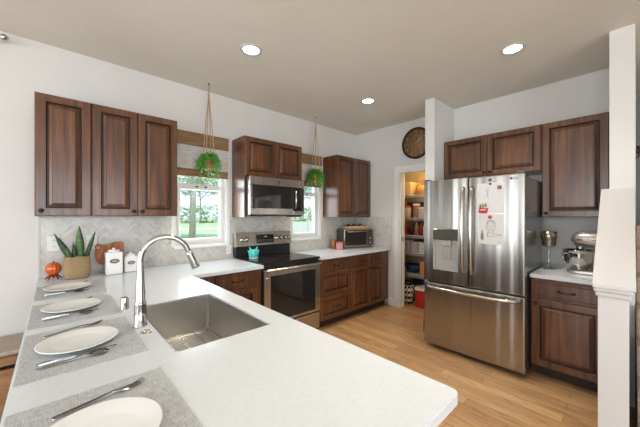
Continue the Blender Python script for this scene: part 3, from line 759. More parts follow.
def sixpack(t):
    bm = BM()
    for i in range(3): prism(bm, [(-.008, 0), (.008, 0), (.008, .018), (.003, .026), (.003, .036), (-.003, .036), (-.003, .026), (-.008, .018)], 0, .004, T=onfridge(.565+i*.022, 1.490+i*.004, .0012))
    obj('bottle_tops', bm, mat('green_gold', (.20, .18, .06), .4), t, True)
    bm = BM(); prism(bm, [(-.022, -.006), (.022, -.004), (.022, .006), (-.022, .004)], 0, .001, T=onfridge(.588, 1.470, .0054)); obj('white_band', bm, M_paper, t, True)
magnet('carton_magnet', 'red bottle-carton magnet on the lower left of the upper paper', [(-.040, -.030), (.034, -.032), (.042, .016), (-.034, .022)], .588, 1.470, M_red, extra=sixpack)

# ------------------------------------------------------------------ recessed lights
M_diff = mat('light_diffuser', (1, 1, 1), .5, emit=(1, .90, .74), es=7)
def can(x, y, label, proto=None):
    if proto: t = dup(proto, (x, y, CH), label=label)
    else:
        t = thing('recessed_light', label, 'ceiling light', (x, y, CH))
        bm = BM(); lathe(bm, [(.066, -.001), (.070, -.006), (.092, -.006), (.096, -.001), (.096, 0)], n=32); obj('trim_ring', bm, M_trim, t)
        bm = BM(); lathe(bm, [(0, -.0015), (.067, -.0015)], n=32); obj('diffuser', bm, M_diff, t)
    t['group'] = 'recessed ceiling lights'
    l = bpy.data.lights.new('recessed_lamp', 'AREA'); l.shape = 'DISK'; l.size = .15; l.energy = 4.0; l.color = (1, .90, .76); l.spread = R(98)
    o = bpy.data.objects.new('recessed_lamp', l); C.objects.link(o); o.location = (x, y, CH-.02)
    return t
c0 = can(1.232, 2.195, 'round recessed ceiling light nearest the window over the faucet, leftmost of the three')
can(2.85, .672, 'round recessed ceiling light over the floor before the fridge, rightmost of the three', c0)
can(2.838, 2.19, 'small distant recessed ceiling light toward the clock corner, middle of the three', c0)

for x_, y_, lb in ((1.232, .672, 'added out-of-view recessed ceiling light above the sink peninsula end'), (1.232, -.90, 'added out-of-view recessed ceiling light behind the camera')): can(x_, y_, lb, c0)  # two unseen cans added to fill the kitchen with light

# ------------------------------------------------------------------ roman shades
M_bamboo = mat('woven_bamboo', (.35, .22, .11), .75)
n_ = noise(M_bamboo, coords(M_bamboo, 'Object', (1.5, 1, 60), True), 3, 4); base(M_bamboo, ramp(M_bamboo, n_, [(.3, (.17, .095, .045)), (.5, (.27, .16, .08)), (.7, (.36, .22, .12))])); bump(M_bamboo, n_, .3, .003)
M_linen = mat('light_woven_shade', (.62, .60, .55), .8)
n_ = noise(M_linen, coords(M_linen, 'Object', (3, 1, 60), True), 3, 5); base(M_linen, ramp(M_linen, n_, [(.3, (.40, .37, .33)), (.5, (.62, .61, .59)), (.7, (.74, .74, .73))]))
M_linen.node_tree.nodes['Principled BSDF'].inputs['Transmission Weight'].default_value = 0
def shade(x0, x1, label, g):
    t = thing('roman_shade', label, 'blind', ((x0+x1)/2, WY-.02, 1.83), group=g)
    bm = BM(); box(bm, x0, x1, WY-.048, WY-.014, 2.178, 2.325, .004); obj('valance', bm, M_bamboo, t, True)
    bm = BM(); box(bm, x0+.012, x1-.014, WY-.036, WY-.030, 1.92, 2.178); obj('shade_panel', bm, M_linen, t, True)
    bm = BM()
    for k in range(3): box(bm, x0+.008, x1-.010, WY-.044-.003*k, WY-.030, 1.845+.022*k, 1.882+.022*k, .004)
    obj('folded_hem', bm, M_bamboo, t, True)
    bm = BM(); tube(bm, [(x1-.007, WY-.035, 2.178), (x1-.007, WY-.035, 1.92)], .0025, 6); obj('pull_cord', bm, M_rope, t, True)
shade(.905, 1.515, 'woven bamboo roman shade on the window left of the microwave', 'roman shades')
shade(2.46, 3.03, 'woven bamboo roman shade on the window right of the microwave', 'roman shades')

# ------------------------------------------------------------------ hanging plants
M_green = speckle('trailing_leaves', (.045, .24, .02), (.14, .46, .05), 40, .45)
def hanging(x, y, label, seed):
    rg = random.Random(seed); t = thing('hanging_plant', label, 'plant', (x, y, 1.90))
    H = CH-1.90
    bm = BM(); tube(bm, [(0, 0, H), (0, 0, H-.02), (.010, 0, H-.035), (.0, 0, H-.05), (-.010, 0, H-.035)], .003, 6); cyl(bm, (0, 0, H-.003), (0, 0, H), .012, 12); obj('ceiling_hook', bm, M_bronze, t)
    bm = BM(); tube(bm, [(0, 0, H-.04), (0, 0, H-.12)], .0085, 8); ball(bm, (0, 0, H-.115), .013, .013, .016, u=10, v=8)
    for k in range(4):
        a = R(45+90*k); tube(bm, [(0, 0, H-.11), (.030*math.cos(a), .030*math.sin(a), H-.40), (.066*math.cos(a), .066*math.sin(a), .10), (.058*math.cos(a), .058*math.sin(a), .03), (0, 0, -.02)], .0048, 6)
    ball(bm, (0, 0, -.03), .012, .012, .016, u=8, v=6); obj('rope_hanger', bm, M_rope, t)
    bm = BM(); lathe(bm, [(0, 0), (.036, 0), (.050, .02), (.060, .095), (.063, .10), (.060, .104), (.054, .095), (0, .09)], n=20); obj('copper_pot', bm, M_copper, t)
    bm = BM()
    def leaf(p, k_):
        q = Matrix.Rotation(rg.uniform(0, 6.28), 3, 'Z') @ Matrix.Rotation(rg.uniform(-1.1, 1.1), 3, 'X')
        bm.faces.new([bm.verts.new(p+q @ Vector(v)) for v in ((0, 0, 0), (k_, -k_*.65, .003), (k_*2, 0, 0), (k_, k_*.65, .003))])
    for k in range(95):
        a = rg.uniform(0, 2*PI); rr = rg.uniform(.075, .125); low = rg.uniform(.03, .16)*(1.35 if math.cos(a+.9) > .55 else .8)
        P = [Vector((.035*math.cos(a), .035*math.sin(a), .10)), Vector((rr*.6*math.cos(a), rr*.6*math.sin(a), .150+rg.uniform(-.02, .035))), Vector((rr*math.cos(a), rr*math.sin(a), .09)), Vector((rr*(1.0 if rg.random() < .5 else .85)*math.cos(a), rr*math.sin(a), .07-low))]
        front = (-x*math.cos(a)-y*math.sin(a))/math.hypot(x, y) > .975
        for i in range(13 if front else 24):
            u = i/23*3; sg = min(int(u), 2); p = P[sg].lerp(P[sg+1], u-sg)
            for h in range(2): leaf(p+Vector((rg.gauss(0, .006), rg.gauss(0, .006), rg.gauss(0, .005))), rg.uniform(.007, .012))
    obj('foliage', bm, M_green, t); return t
hanging(1.214, 3.065, 'trailing green plant in a copper pot on macrame rope before the left window', 11)
hanging(2.755, 3.065, 'trailing green plant in a copper pot on macrame rope right of the microwave', 12)

# ------------------------------------------------------------------ wall clock
ck = thing('wall_clock', 'round wooden wall clock with a dark rim above the pantry doorway', 'clock', (WX-.001, 2.12, 2.478))
TX = Matrix(((0, 0, -1, 0), (-1, 0, 0, 0), (0, 1, 0, 0), (0, 0, 0, 1)))
M_clockface = speckle('clock_face_wood', (.16, .085, .035), (.30, .18, .08), 4, .5, sc=(1, 12, 1))
bm = BM(); lathe(bm, [(0, 0), (.212, 0), (.212, .018), (0, .018)], n=48, T=TX); obj('clock_face', bm, M_clockface, ck)
bm = BM(); lathe(bm, [(.206, 0), (.206, .030), (.222, .034), (.228, .028), (.228, 0)], n=48, T=TX); obj('clock_rim', bm, M_bronze, ck)
M_brass = mat('pale_brass', (.60, .48, .28), .4, .6)
for i in range(12):
    bm = BM(); a = i*PI/6; box(bm, -.004, .004, .150, .188, .018, .021, T=TX @ Matrix.Rotation(-a, 4, 'Z')); obj('hour_mark', bm, M_brass, ck)
for nm, ang, ln in (('hour_hand', 60, .10), ('minute_hand', 50, .15)):
    bm = BM(); prism(bm, [(-.006, -.02), (.006, -.02), (.003, ln), (-.003, ln)], .022, .024, T=TX @ Matrix.Rotation(R(-ang), 4, 'Z')); obj(nm, bm, M_brass, ck)

# ------------------------------------------------------------------ place settings
def mat_placemat():
    m = mat('woven_grey_placemat', (.5, .5, .5), .8)
    a = noise(m, coords(m, 'Object', (12, 160, 1), True), 3, 3); b = noise(m, coords(m, 'Object', (160, 12, 1), True), 3, 3)
    mu = N(m, 'ShaderNodeMath', operation='ADD'); L(m, a, mu.inputs[0]); L(m, b, mu.inputs[1])
    hf = N(m, 'ShaderNodeMath', operation='MULTIPLY'); L(m, mu.outputs[0], hf.inputs[0]); hf.inputs[1].default_value = .5
    base(m, ramp(m, hf.outputs[0], [(.36, (.30, .315, .33)), (.5, (.44, .455, .47)), (.64, (.56, .58, .60))])); bump(m, hf.outputs[0], .3, .002); return m
M_mat = mat_placemat()
ZM = CT+.0004; ZT = ZM+.0022
mats_ = [('first', 2.40, 2.86, 2.655), ('second', 1.815, 2.285, 2.085), ('third', 1.240, 1.730, 1.490), ('fourth', .58, 1.070, .815)]
where = ['farthest from the camera, nearest the potted succulent', 'second from the corner, behind the faucet', 'third from the corner, level with the faucet button', 'nearest the camera, cut by the bottom edge']
dist = ['at the far place setting next to the succulent', 'at the second place setting from the succulent', 'at the third place setting from the succulent', 'at the nearest place setting, in the bottom left corner']
def plate_bm():
    bm = BM(); lathe(bm, [(0, .0), (.075, 0), (.080, .002), (.122, .013), (.1275, .0165), (.1275, .0185), (.124, .0185), (.085, .008), (.078, .0065), (0, .006)], n=64); return bm
def fork_pts(kind):
    """flat outline pieces along +x (handle at x=0)"""
    bm = BM()
    def strip(st, th=.0016):
        rings = []
        for x, hw, z in st:
            rings.append([bm.verts.new((x, -hw, z)), bm.verts.new((x, hw, z)), bm.verts.new((x, hw*.8, z+th)), bm.verts.new((x, -hw*.8, z+th))])
        for a, b in zip(rings, rings[1:]):
            for k in range(4):
                f = bm.faces.new((a[k], a[(k+1) % 4], b[(k+1) % 4], b[k]))
        bm.faces.new(rings[0]); bm.faces.new(rings[-1][::-1])
    handle = [(0, .004, .001), (.005, .0085, .001), (.03, .0085, .002), (.09, .0045, .006), (.125, .0035, .009), (.138, .005, .008)]
    if kind == 'fork':
        strip(handle+[(.150, .0115, .006), (.165, .0125, .004)], .002)
        for k in range(4):
            y = -.0098+k*.00653; vs = [(x, .0017 if x < .2 else .0009, z) for x, z in ((.163, .004), (.18, .003), (.195, .006), (.208, .011))]
            rings = []
            for x, hw, z in vs: rings.append([bm.verts.new((x, y-hw, z)), bm.verts.new((x, y+hw, z)), bm.verts.new((x, y+hw, z+.0016)), bm.verts.new((x, y-hw, z+.0016))])
            for a, b in zip(rings, rings[1:]):
                for q in range(4): bm.faces.new((a[q], a[(q+1) % 4], b[(q+1) % 4], b[q]))
            bm.faces.new(rings[0]); bm.faces.new(rings[-1][::-1])
    elif kind == 'spoon':
        strip(handle, .002); b2 = bmesh.new(); n = 20; prev = None
        for t, zz in ((0, .001), (.35, .0015), (.7, .004), (.92, .0075), (1, .009), (.97, .0102), (.7, .0062), (.3, .0038), (0, .003)):
            if t == 0: cur = [b2.verts.new((.165, 0, zz))]
            else: cur = [b2.verts.new((.165+.031*t*math.cos(2*PI*i/n), .0195*t*math.sin(2*PI*i/n), zz)) for i in range(n)]
            if prev:
                for i in range(n):
                    j = (i+1) % n
                    if len(prev) == 1: b2.faces.new((prev[0], cur[j], cur[i]))
                    elif len(cur) == 1: b2.faces.new((prev[i], prev[j], cur[0]))
                    else: b2.faces.new((prev[i], prev[j], cur[j], cur[i]))
            prev = cur
        for f in b2.faces: f.smooth = True
        merge(bm, b2)
    else:
        strip([(0, .005, .0), (.006, .008, .0), (.04, .0075, .0), (.10, .0065, .0)], .007)
        strip([(.098, .006, .002), (.11, .0085, .002), (.19, .0095, .002), (.215, .006, .002), (.225, .001, .002)], .0022)
    bmesh.ops.recalc_face_normals(bm, faces=bm.faces[:]); return bm
me0 = None; protos = {}
def inst(name, bmf, m, loc, rz, label, cat, group):
    if name not in protos:
        o = obj(name, bmf(), m); protos[name] = o
    else:
        o = protos[name].copy(); C.objects.link(o)
    o.location = loc; o.rotation_euler = (0, 0, rz); return tag(o, label, cat, group)
for i, (nm, y0, y1, py) in enumerate(mats_):
    bm = BM(); box(bm, -.090, .262, y0, y1, ZM-.0002, ZM+.0018)
    single('placemat', bm, M_mat, 'grey woven placemat '+where[i], 'placemat', 'placemats along the peninsula')
    inst('dinner_plate', plate_bm, M_ceramic, (.073, py, ZT), 0, 'round white plate '+dist[i], 'plate', 'plates on the placemats')
    inst('table_fork', lambda: fork_pts('fork'), M_silver, ((-.02, -.035, -.035, -.005)[i], (2.815, 2.24, 1.655, .975)[i], ZT), R((3, 3, 14, 9)[i]), 'silver fork beyond the plate '+dist[i], 'fork', 'forks on the placemats')
    if i < 3:
        inst('table_spoon', lambda: fork_pts('spoon'), M_silver, (-.045, py-.165, ZT), R(-1), 'silver spoon in front of the plate '+dist[i], 'spoon', 'spoons on the placemats')
        inst('table_knife', lambda: fork_pts('knife'), M_silver, (-.045, py-.136, ZT), R(3), 'silver knife between plate and spoon '+dist[i], 'knife', 'knives on the placemats')

# ------------------------------------------------------------------ corner objects
pk = thing('glass_pumpkin', 'orange ribbed glass pumpkin on a dark red star-shaped stand', 'ornament', (-.006, 3.12, CT))
bm = BM(); prof = [(0, .036)]+[(.052*math.sin(R(a)), .088-.052*math.cos(R(a))) for a in range(15, 180, 15)]+[(0, .137)]
lathe(bm, prof, n=48, ribs=12, ribd=.10); obj('pumpkin_body', bm, M_orangeglass, pk)
bm = BM(); tube(bm, [(0, 0, .136), (.002, 0, .142), (.006, 0, .146)], [.007, .005, .004], 8); obj('stem', bm, M_bronze, pk)
bm = BM()
for k in range(5):
    a = k*2*PI/5+.3; tube(bm, [(0, 0, .034), (.025*math.cos(a), .025*math.sin(a), .036), (.040*math.cos(a), .040*math.sin(a), .022), (.052*math.cos(a), .052*math.sin(a), .004)], [.012, .011, .009, .004], 8, flat=.6)
obj('star_stand', bm, mat('dark_red_stand', (.18, .035, .015), .4), pk)

bk = thing('potted_succulent', 'spiky green succulent in a woven seagrass basket', 'plant', (.137, 3.075, CT))
M_basket = mat('seagrass_weave', (.45, .32, .16), .8)
wv = N(M_basket, 'ShaderNodeTexWave', bands_direction='Z'); wv.inputs['Scale'].default_value = 38; wv.inputs['Distortion'].default_value = 3; wv.inputs['Detail'].default_value = 3; wv.inputs['Detail Scale'].default_value = 3
L(M_basket, coords(M_basket), wv.inputs['Vector']); base(M_basket, ramp(M_basket, wv.outputs[0], [(.2, (.22, .14, .07)), (.6, (.42, .29, .15)), (.9, (.52, .38, .21))])); bump(M_basket, wv.outputs[0], .5, .004)
bm = BM()
def sq(r, z, p=3.2, n=36, sy=.78):
    return [Vector((math.copysign(abs(math.cos(2*PI*i/n))**(2/p), math.cos(2*PI*i/n))*r, math.copysign(abs(math.sin(2*PI*i/n))**(2/p), math.sin(2*PI*i/n))*r*sy, z)) for i in range(n)]
prev = None
for r_, z_ in ((.072, 0), (.080, .010), (.088, .06), (.086, .12), (.082, .172), (.084, .178), (.078, .176), (.074, .13)):
    cur = [bm.verts.new(p) for p in sq(r_, z_)]
    if prev:
        for i in range(36): f = bm.faces.new((prev[i], prev[(i+1) % 36], cur[(i+1) % 36], cur[i])); f.smooth = True
    else: bm.faces.new(cur[::-1])
    prev = cur
bm.faces.new(prev)
for s in (-1, 1): tube(bm, [(s*.035, -.060*s, .12), (s*.04, -.066*s, .165), (0, -.07*s, .185), (-s*.04, -.066*s, .165), (-s*.035, -.060*s, .12)], .004, 6)
obj('woven_basket', bm, M_basket, bk)
M_aloe = speckle('succulent_leaf', (.055, .13, .045), (.14, .24, .10), 9, .5, sc=(1, 1, 6))
M_aloe_dark = speckle('dark_succulent_leaf', (.030, .065, .035), (.07, .13, .07), 9, .5, sc=(1, 1, 6))
def blade(bm, p0, tip, w, bend=.0):
    p0 = Vector(p0); tip = Vector(tip); d = tip-p0; side = d.cross(Vector((0, 1, 0))).normalized(); nrm = side.cross(d).normalized(); rings = []
    for i in range(9):
        t = i/8; ww = w*(.55+.45*math.sin(PI*min(t*1.35, 1)*.62))*(1-t**2.6)+.0006; c = p0+d*t+nrm*bend*math.sin(PI*t)
        rings.append([bm.verts.new(c+side*ww), bm.verts.new(c+nrm*(-.004)), bm.verts.new(c-side*ww), bm.verts.new(c+nrm*.006)])
    for a, b in zip(rings, rings[1:]):
        for k in range(4): f = bm.faces.new((a[k], a[(k+1) % 4], b[(k+1) % 4], b[k])); f.smooth = True
    bm.faces.new(rings[-1])
for (x0_, x1_, y1_, z1_, w_, m_) in ((.020, .012, -.01, .430, .034, M_aloe), (-.02, -.140, -.02, .370, .026, M_aloe_dark), (.045, .118, -.01, .385, .019, M_aloe_dark), (-.01, -.026, -.03, .300, .018, M_aloe_dark), (-.03, -.07, -.05, .255, .022, M_aloe), (.03, .02, -.055, .255, .026, M_aloe), (.055, .085, .02, .27, .018, M_aloe)):
    bm = BM(); blade(bm, (x0_, .0, .125), (x1_, y1_, z1_), w_, .006); obj('leaf', bm, m_, bk)

def plate_outlet(x, z, w, h, label, y=WY-.0105, cat='outlet'):
    t = thing('wall_outlet', label, cat, (x, y, z)); bm = BM(); box(bm, -w/2, w/2, -.006, 0, 0, h, .002); obj('cover_plate', bm, M_white, t)
    bm = BM()
    for dz in (h*.30, h*.70):
        box(bm, -.016, .016, -.0075, -.006, dz-.014, dz+.014, .001)
    so = obj('socket', bm, M_white, t)
    bm = BM()
    for dz in (h*.30, h*.70):
        for s in (-.006, .006): box(bm, s-.0012, s+.0012, -.0080, -.0074, dz-.004, dz+.006)
    obj('slots', bm, M_black, so)
plate_outlet(-.005, 1.120, .078, .125, 'white wall outlet above the orange pumpkin')
plate_outlet(.245, 1.115, .078, .125, 'white wall outlet just right of the succulent')
plate_outlet(1.530, .960, .060, .100, 'white wall outlet squeezed beside the left end of the range')

def canister(x, y, w, h, label):
    t = thing('storage_canister', label, 'canister', (x, y, CT)); r = w/2
    bm = BM(); b2 = bmesh.new(); box(b2, -r, r, -r*.8, r*.8, 0, h, .012, 3); merge(bm, b2)
    lathe(bm, [(r*.72, h-.004), (r*.72, h+.008), (r*.66, h+.010)], n=24); obj('canister_jar', bm, M_ceramic, t)
    bm = BM(); lathe(bm, [(0, h+.034), (.010, h+.034), (.014, h+.026), (.006, h+.020), (r*.62, h+.018), (r*.70, h+.012), (r*.68, h+.009), (0, h+.009)], n=24); obj('lid', bm, M_ceramic, t)
    bm = BM(); T = Matrix.Translation((0, -r*.8, h*.60)) @ RX90
    prism(bm, [(r*.58*math.cos(2*PI*i/24), r*.32*math.sin(2*PI*i/24)) for i in range(24)], 0, .002, T=T); obj('oval_label', bm, mat('bronze_label', (.20, .15, .09), .45, .4), t)
    bm = BM()
    for k in (-1, 0, 1): box(bm, -.016, .016, -r*.8-.0026, -r*.8-.0019, h*.60+k*.005-.0008, h*.60+k*.005+.0008)
    obj('label_writing', bm, M_paper, t); return t
canister(.382, 3.075, .124, .195, 'taller white ceramic canister with an oval bronze label')
canister(.510, 3.10, .104, .145, 'shorter white ceramic canister behind the faucet')
def board(outline, x, y, ang, label, m, hole=None):
    T = Matrix.Translation((x, y, CT+.004)) @ Matrix.Rotation(R(-ang), 4, 'X') @ RX90
    bm = BM(); prism(bm, outline, -.008, .008, T=T)
    o = single('cutting_board', bm, m, label, 'cutting board')
    if hole:
        b = BM(); lathe(b, [(.007, -.0095), (.0105, -.0095), (.0105, .0095), (.007, .0095), (.007, -.0095)], n=16, T=T @ Matrix.Translation((hole[0], hole[1], 0)))
        bmesh.ops.translate(b, verts=b.verts[:], vec=-Vector(o.location)); obj('hanging_ring', b, M_ceramic, o)
    return o
bo_ = [(.468, .0), (.466, .262), (.458, .272), (.42, .270), (.38, .264), (.345, .252), (.325, .245), (.310, .252), (.285, .260), (.266, .256), (.257, .240), (.262, .205), (.258, .165), (.264, .125), (.280, .095), (.304, .078), (.324, .074), (.331, .09), (.334, .0)]
board([(x-.36, z) for x, z in bo_], .36, 3.19, -9, 'reddish wood cutting board with a curved holed handle leaning behind the taller canister', M_redwood, (-.082, .232))

# ------------------------------------------------------------------ toaster oven corner
to = thing('toaster_oven', 'black and steel countertop toaster oven with a glass door', 'toaster oven', (3.285, 2.995, CT), R(-17)); TW, TD, TH = .545, .225, .285
bm = BM(); box(bm, 0, TW, .012, TD, .018, TH+.018, .012, 2); obj('oven_casing', bm, M_darkgrey, to)
bm = BM(); box(bm, 0.004, TW-.004, 0, .012, .022, TH+.014, .003); obj('front_frame', bm, M_steel2, to)
bm = BM(); box(bm, .022, .412, -.010, -.001, .045, TH-.005, .004); dg_ = obj('oven_door', bm, M_blackglass, to)
bm = BM(); tube(bm, [(.05, -.008, TH-.028), (.05, -.032, TH-.026), (.385, -.032, TH-.026), (.385, -.008, TH-.028)], .0065, 8); obj('door_handle', bm, M_steel2, dg_)
bm = BM(); box(bm, .424, TW-.012, -.004, -.001, .035, TH, .002); obj('control_panel', bm, M_darkgrey, to)
for kz in (.08, .15):
    bm = BM(); lathe(bm, [(0, .018), (.015, .018), (.018, .014), (.018, 0)], n=18, T=Matrix.Translation((.478, -.004, kz)) @ RX90); obj('control_knob', bm, M_nickel, to)
bm = BM()
for x in (.03, TW-.03):
    for y in (.04, TD-.03): cyl(bm, (x, y, .0005), (x, y, .019), .012, 10)
obj('rubber_foot', bm, M_black, to)
bm = BM()
for k in range(8): tube(bm, [(.03+.0, -.012, .07+.003), (.345, -.012, .073)], .001, 4) if k == 0 else None
obj('rack_line', bm, M_nickel, dg_)
ty = thing('wooden_tray', 'shallow light wood tray on top of the toaster oven', 'tray', (3.575, 3.025, CT+TH+.0185), R(-17))
bm = BM(); box(bm, -.20, .20, -.09, .09, 0, .010); box(bm, -.20, .20, -.09, -.08, .010, .040, .002); box(bm, -.20, .20, .08, .09, .010, .040, .002); box(bm, -.20, -.19, -.08, .08, .010, .040, .002); box(bm, .19, .20, -.08, .08, .010, .040, .002)
obj('tray_body', bm, M_lightwood, ty)
M_crk = [mat('dark_green_lid', (.04, .07, .04), .4), mat('brown_jar', (.16, .08, .04), .4), mat('steel_lid', (.4, .4, .4), .3, .8)]
for i, (dx, h, lb) in enumerate(((-.13, .060, 'low dark jar, left end of the wooden tray'), (-.02, .066, 'low brown jar in the middle of the wooden tray'), (.10, .060, 'low steel-topped jar, right end of the wooden tray'))):
    t = thing('spice_jar', lb, 'jar', (3.575+dx*.96, 3.025-dx*.29, CT+TH+.029), group='jars on the wooden tray'); bm = BM(); lathe(bm, [(0, 0), (.026, 0), (.028, .005), (.028, h-.022), (0, h-.022)], n=16); obj('jar_body', bm, M_crk[i], t)
    bm = BM(); lathe(bm, [(0, h-.021), (.027, h-.021), (.027, h-.002), (0, h)], n=16); obj('lid', bm, M_bronze, t)
mg = thing('pink_flowerpot', 'small pink pot with a darker rim left of the toaster oven', 'pot', (3.175, 2.99, CT))
bm = BM(); lathe(bm, [(0, 0), (.036, 0), (.050, .005), (.052, .045), (.056, .085), (.058, .105), (.053, .105), (.049, .08), (0, .078)], n=24); obj('pot_body', bm, M_pink, mg)
bm = BM(); lathe(bm, [(.057, .092), (.0605, .094), (.0605, .110), (.055, .112), (.053, .104)], n=24); obj('rim', bm, mat('dark_pink_rim', (.40, .13, .12), .4), mg)
bm = BM(); lathe(bm, [(0, 0), (.032, 0), (.036, .05), (.034, .11), (.040, .135), (.036, .135), (0, .12)], (3.205, 3.15, CT), 24)
single('copper_vase', bm, M_copper, 'small copper pot standing behind the pink pot', 'pot')

# ------------------------------------------------------------------ right niche objects
gb = thing('candle_holder', 'mercury glass hurricane candle holder on a clear stem beside the fridge', 'candle holder', (3.50, .528, CT))
bm = BM(); lathe(bm, [(0, .215), (.046, .216), (.056, .226), (.056, .285), (.064, .292), (.064, .358), (.061, .358), (.060, .295), (.052, .285), (.050, .232), (0, .222)], n=28); obj('glass_cup', bm, M_mercury, gb)
bm = BM(); lathe(bm, [(0, 0), (.055, 0), (.056, .005), (.030, .014), (.014, .030), (.012, .12), (.018, .150), (.013, .170), (.016, .200), (.030, .214), (0, .216)], n=24); obj('glass_stem', bm, M_clear, gb)

mx = thing('stand_mixer', 'silver stand mixer with a polished steel bowl', 'mixer', (3.46, .285, CT)); M_mixer = mat('mixer_silver', (.58, .55, .52), .28, .8)
# local: bowl at origin, head runs towards -Y (hidden side), nose at +Y
bm = BM(); prism(bm, rounded([(-.11, .10), (-.11, -.165), (.11, -.165), (.11, .10)], [.09, .06, .06, .09]), 0.001, .030, bev=.008); obj('mixer_base', bm, M_mixer, mx)
bm = BM(); tube(bm, [(0, -.115, .025), (0, -.118, .12), (0, -.12, .20), (0, -.118, .25)], [.058, .046, .046, .055], 16); obj('mixer_column', bm, M_mixer, mx)
bm = BM(); pts_ = [(0, -.195, .300), (0, -.19, .300), (0, -.16, .298), (0, -.09, .300), (0, -.02, .300), (0, .030, .298), (0, .056, .296), (0, .064, .295)]
tube(bm, pts_, [.02, .046, .066, .074, .074, .068, .056, .040], 20, flat=.95); obj('motor_head', bm, M_mixer, mx)
bm = BM(); cyl(bm, (0, .015, .20), (0, .015, .240), .030, 18); cyl(bm, (0, .060, .296), (0, .072, .296), .024, 16)
obj('attachment_hub', bm, M_chrome, mx)
bm = BM(); tube(bm, [(-.070, -.10, .300), (-.076, -.02, .302), (-.070, .03, .298)], .006, 6); obj('trim_band', bm, M_chrome, mx)
bm = BM(); lathe(bm, [(0, .034), (.058, .034), (.060, .040), (.056, .048), (.088, .062), (.108, .10), (.113, .175), (.115, .198), (.120, .198), (.120, .203), (.111, .203), (.104, .12), (.08, .072), (0, .055)], (0, .020, 0), 36); bo = obj('mixing_bowl', bm, M_chrome, mx)
bm = BM(); tube(bm, [(-.075, .085, .175), (-.105, .12, .17), (-.112, .125, .13), (-.095, .112, .09), (-.068, .085, .085)], .008, 8, flat=.7); obj('bowl_handle', bm, M_chrome, bo)

# ------------------------------------------------------------------ curtain rod at upper left, bench at lower left
cr_ = thing('curtain_rod', 'grey metal curtain rod with finial at the upper left edge', 'curtain rod', (-.27, WY-.001, 2.72))
bm = BM(); tube(bm, [(-1.9, WY-.09, 2.75), (-.30, WY-.09, 2.75)], .011, 10); obj('rod', bm, M_nickel, cr_, True)
bm = BM(); lathe(bm, [(0, 0), (.014, 0), (.016, .008), (.010, .014), (.022, .022), (.026, .035), (.016, .052), (0, .060)], n=16, T=Matrix.Translation((-.31, WY-.09, 2.75)) @ Matrix.Rotation(R(90), 4, 'Y')); obj('finial', bm, M_nickel, cr_, True)
for bx_ in (-.335, -1.75):
    bm = BM(); box(bm, bx_-.012, bx_+.012, WY-.005, WY-.001, 2.70, 2.77, .002); tube(bm, [(bx_, WY-.004, 2.73), (bx_, WY-.09, 2.733)], .006, 8); tube(bm, [(bx_-.006, WY-.09, 2.745), (bx_+.006, WY-.09, 2.745)], .016, 10); obj('wall_bracket', bm, M_nickel, cr_, True)
bn = thing('storage_bench', 'wooden bench with a taupe seat pad at the lower left edge', 'bench', (-.85, 2.98, 0))
BX0, BX1, BZ = -1.35, -.125, .475
bm = BM(); box(bm, BX0, BX1, 2.80, 3.25, BZ-.055, BZ-.01, .004); obj('bench_seat', bm, M_benchwood, bn, True)
bm = BM(); box(bm, BX0+.01, BX1-.01, 2.86, 3.25, BZ-.010, BZ+.02, .010, 2); obj('seat_pad', bm, speckle('taupe_pad', (.42, .34, .27), (.50, .41, .33), 30, .9), bn, True)
for x in (BX0, -.75, BX1-.04):
    bm = BM(); box(bm, x, x+.04, 2.82, 3.24, .001, BZ-.055); obj('bench_side', bm, M_benchwood, bn, True)
bm = BM(); box(bm, BX0+.04, -.75, 2.83, 2.85, .03, .385, .003); box(bm, -.71, BX1-.04, 2.83, 2.85, .03, .385, .003); obj('bench_front_panel', bm, M_benchwood, bn, True)
bm = BM(); box(bm, BX0+.04, -.75, 2.851, 3.24, .02, .03); box(bm, -.71, BX1-.04, 2.851, 3.24, .02, .03); obj('bench_shelf', bm, M_benchwood, bn, True)

# ------------------------------------------------------------------ stairs behind the knee wall
M_carpet = speckle('tan_carpet', (.34, .25, .19), (.42, .32, .25), 60, .95, b=.2)
st = thing('staircase', 'tan carpeted stairs rising behind the low white wall', 'stairs', (2.2, -.5, 0))
for k in range(7):
    x = 2.30+k*.235; bm = BM(); box(bm, x, x+.235 if k < 6 else 5.075, -1.05, -.034, 0.001 if k == 0 else .005, .19*(k+1), .01 if k < 99 else 0); obj('stair_step', bm, M_carpet, st, True)
hr = thing('stair_handrail', 'dark wood handrail end beyond the white column', 'handrail', (4.50, -.06, 2.1))
bm = BM(); tube(bm, [(4.1, -.075, 2.10), (4.95, -.075, 2.16)], .024, 10); obj('rail', bm, M_cab, hr, True)
bm = BM()
for x, z in ((4.25, 2.09), (4.85, 2.13)): tube(bm, [(x, -.031, z-.06), (x, -.07, z-.05), (x, -.075, z-.015)], .007, 6)
obj('rail_bracket', bm, M_bronze, hr, True)

# ------------------------------------------------------------------ pantry
pl = bpy.data.lights.new('pantry_lamp', 'POINT'); pl.energy = 9; pl.color = (1, .60, .20); pl.shadow_soft_size = .06
po = bpy.data.objects.new('pantry_lamp', pl); C.objects.link(po); po.location = (4.22, 2.1, 2.30)
SHX = 4.22
zs = [1.742, 1.375, 1.095, .815, .470]
for i, z in enumerate(zs):
    bm = BM()
    tube(bm, [(SHX, 1.61, z), (SHX, 2.99, z)], .005, 6); tube(bm, [(SHX, 1.61, z-.03), (SHX, 2.99, z-.03)], .004, 6); tube(bm, [(4.74, 1.61, z), (4.74, 2.99, z)], .004, 6)
    for k in range(46): y = 1.63+k*.03; tube(bm, [(SHX, y, z-.03), (SHX, y, z+.003), (4.74, y, z+.003)], .002, 4)
    single('wire_shelf', bm, M_white, ('topmost', 'second', 'third', 'fourth', 'lowest')[i]+(' from the top' if 0 < i < 4 else '')+' white wire shelf in the pantry', 'shelf', 'pantry wire shelves')
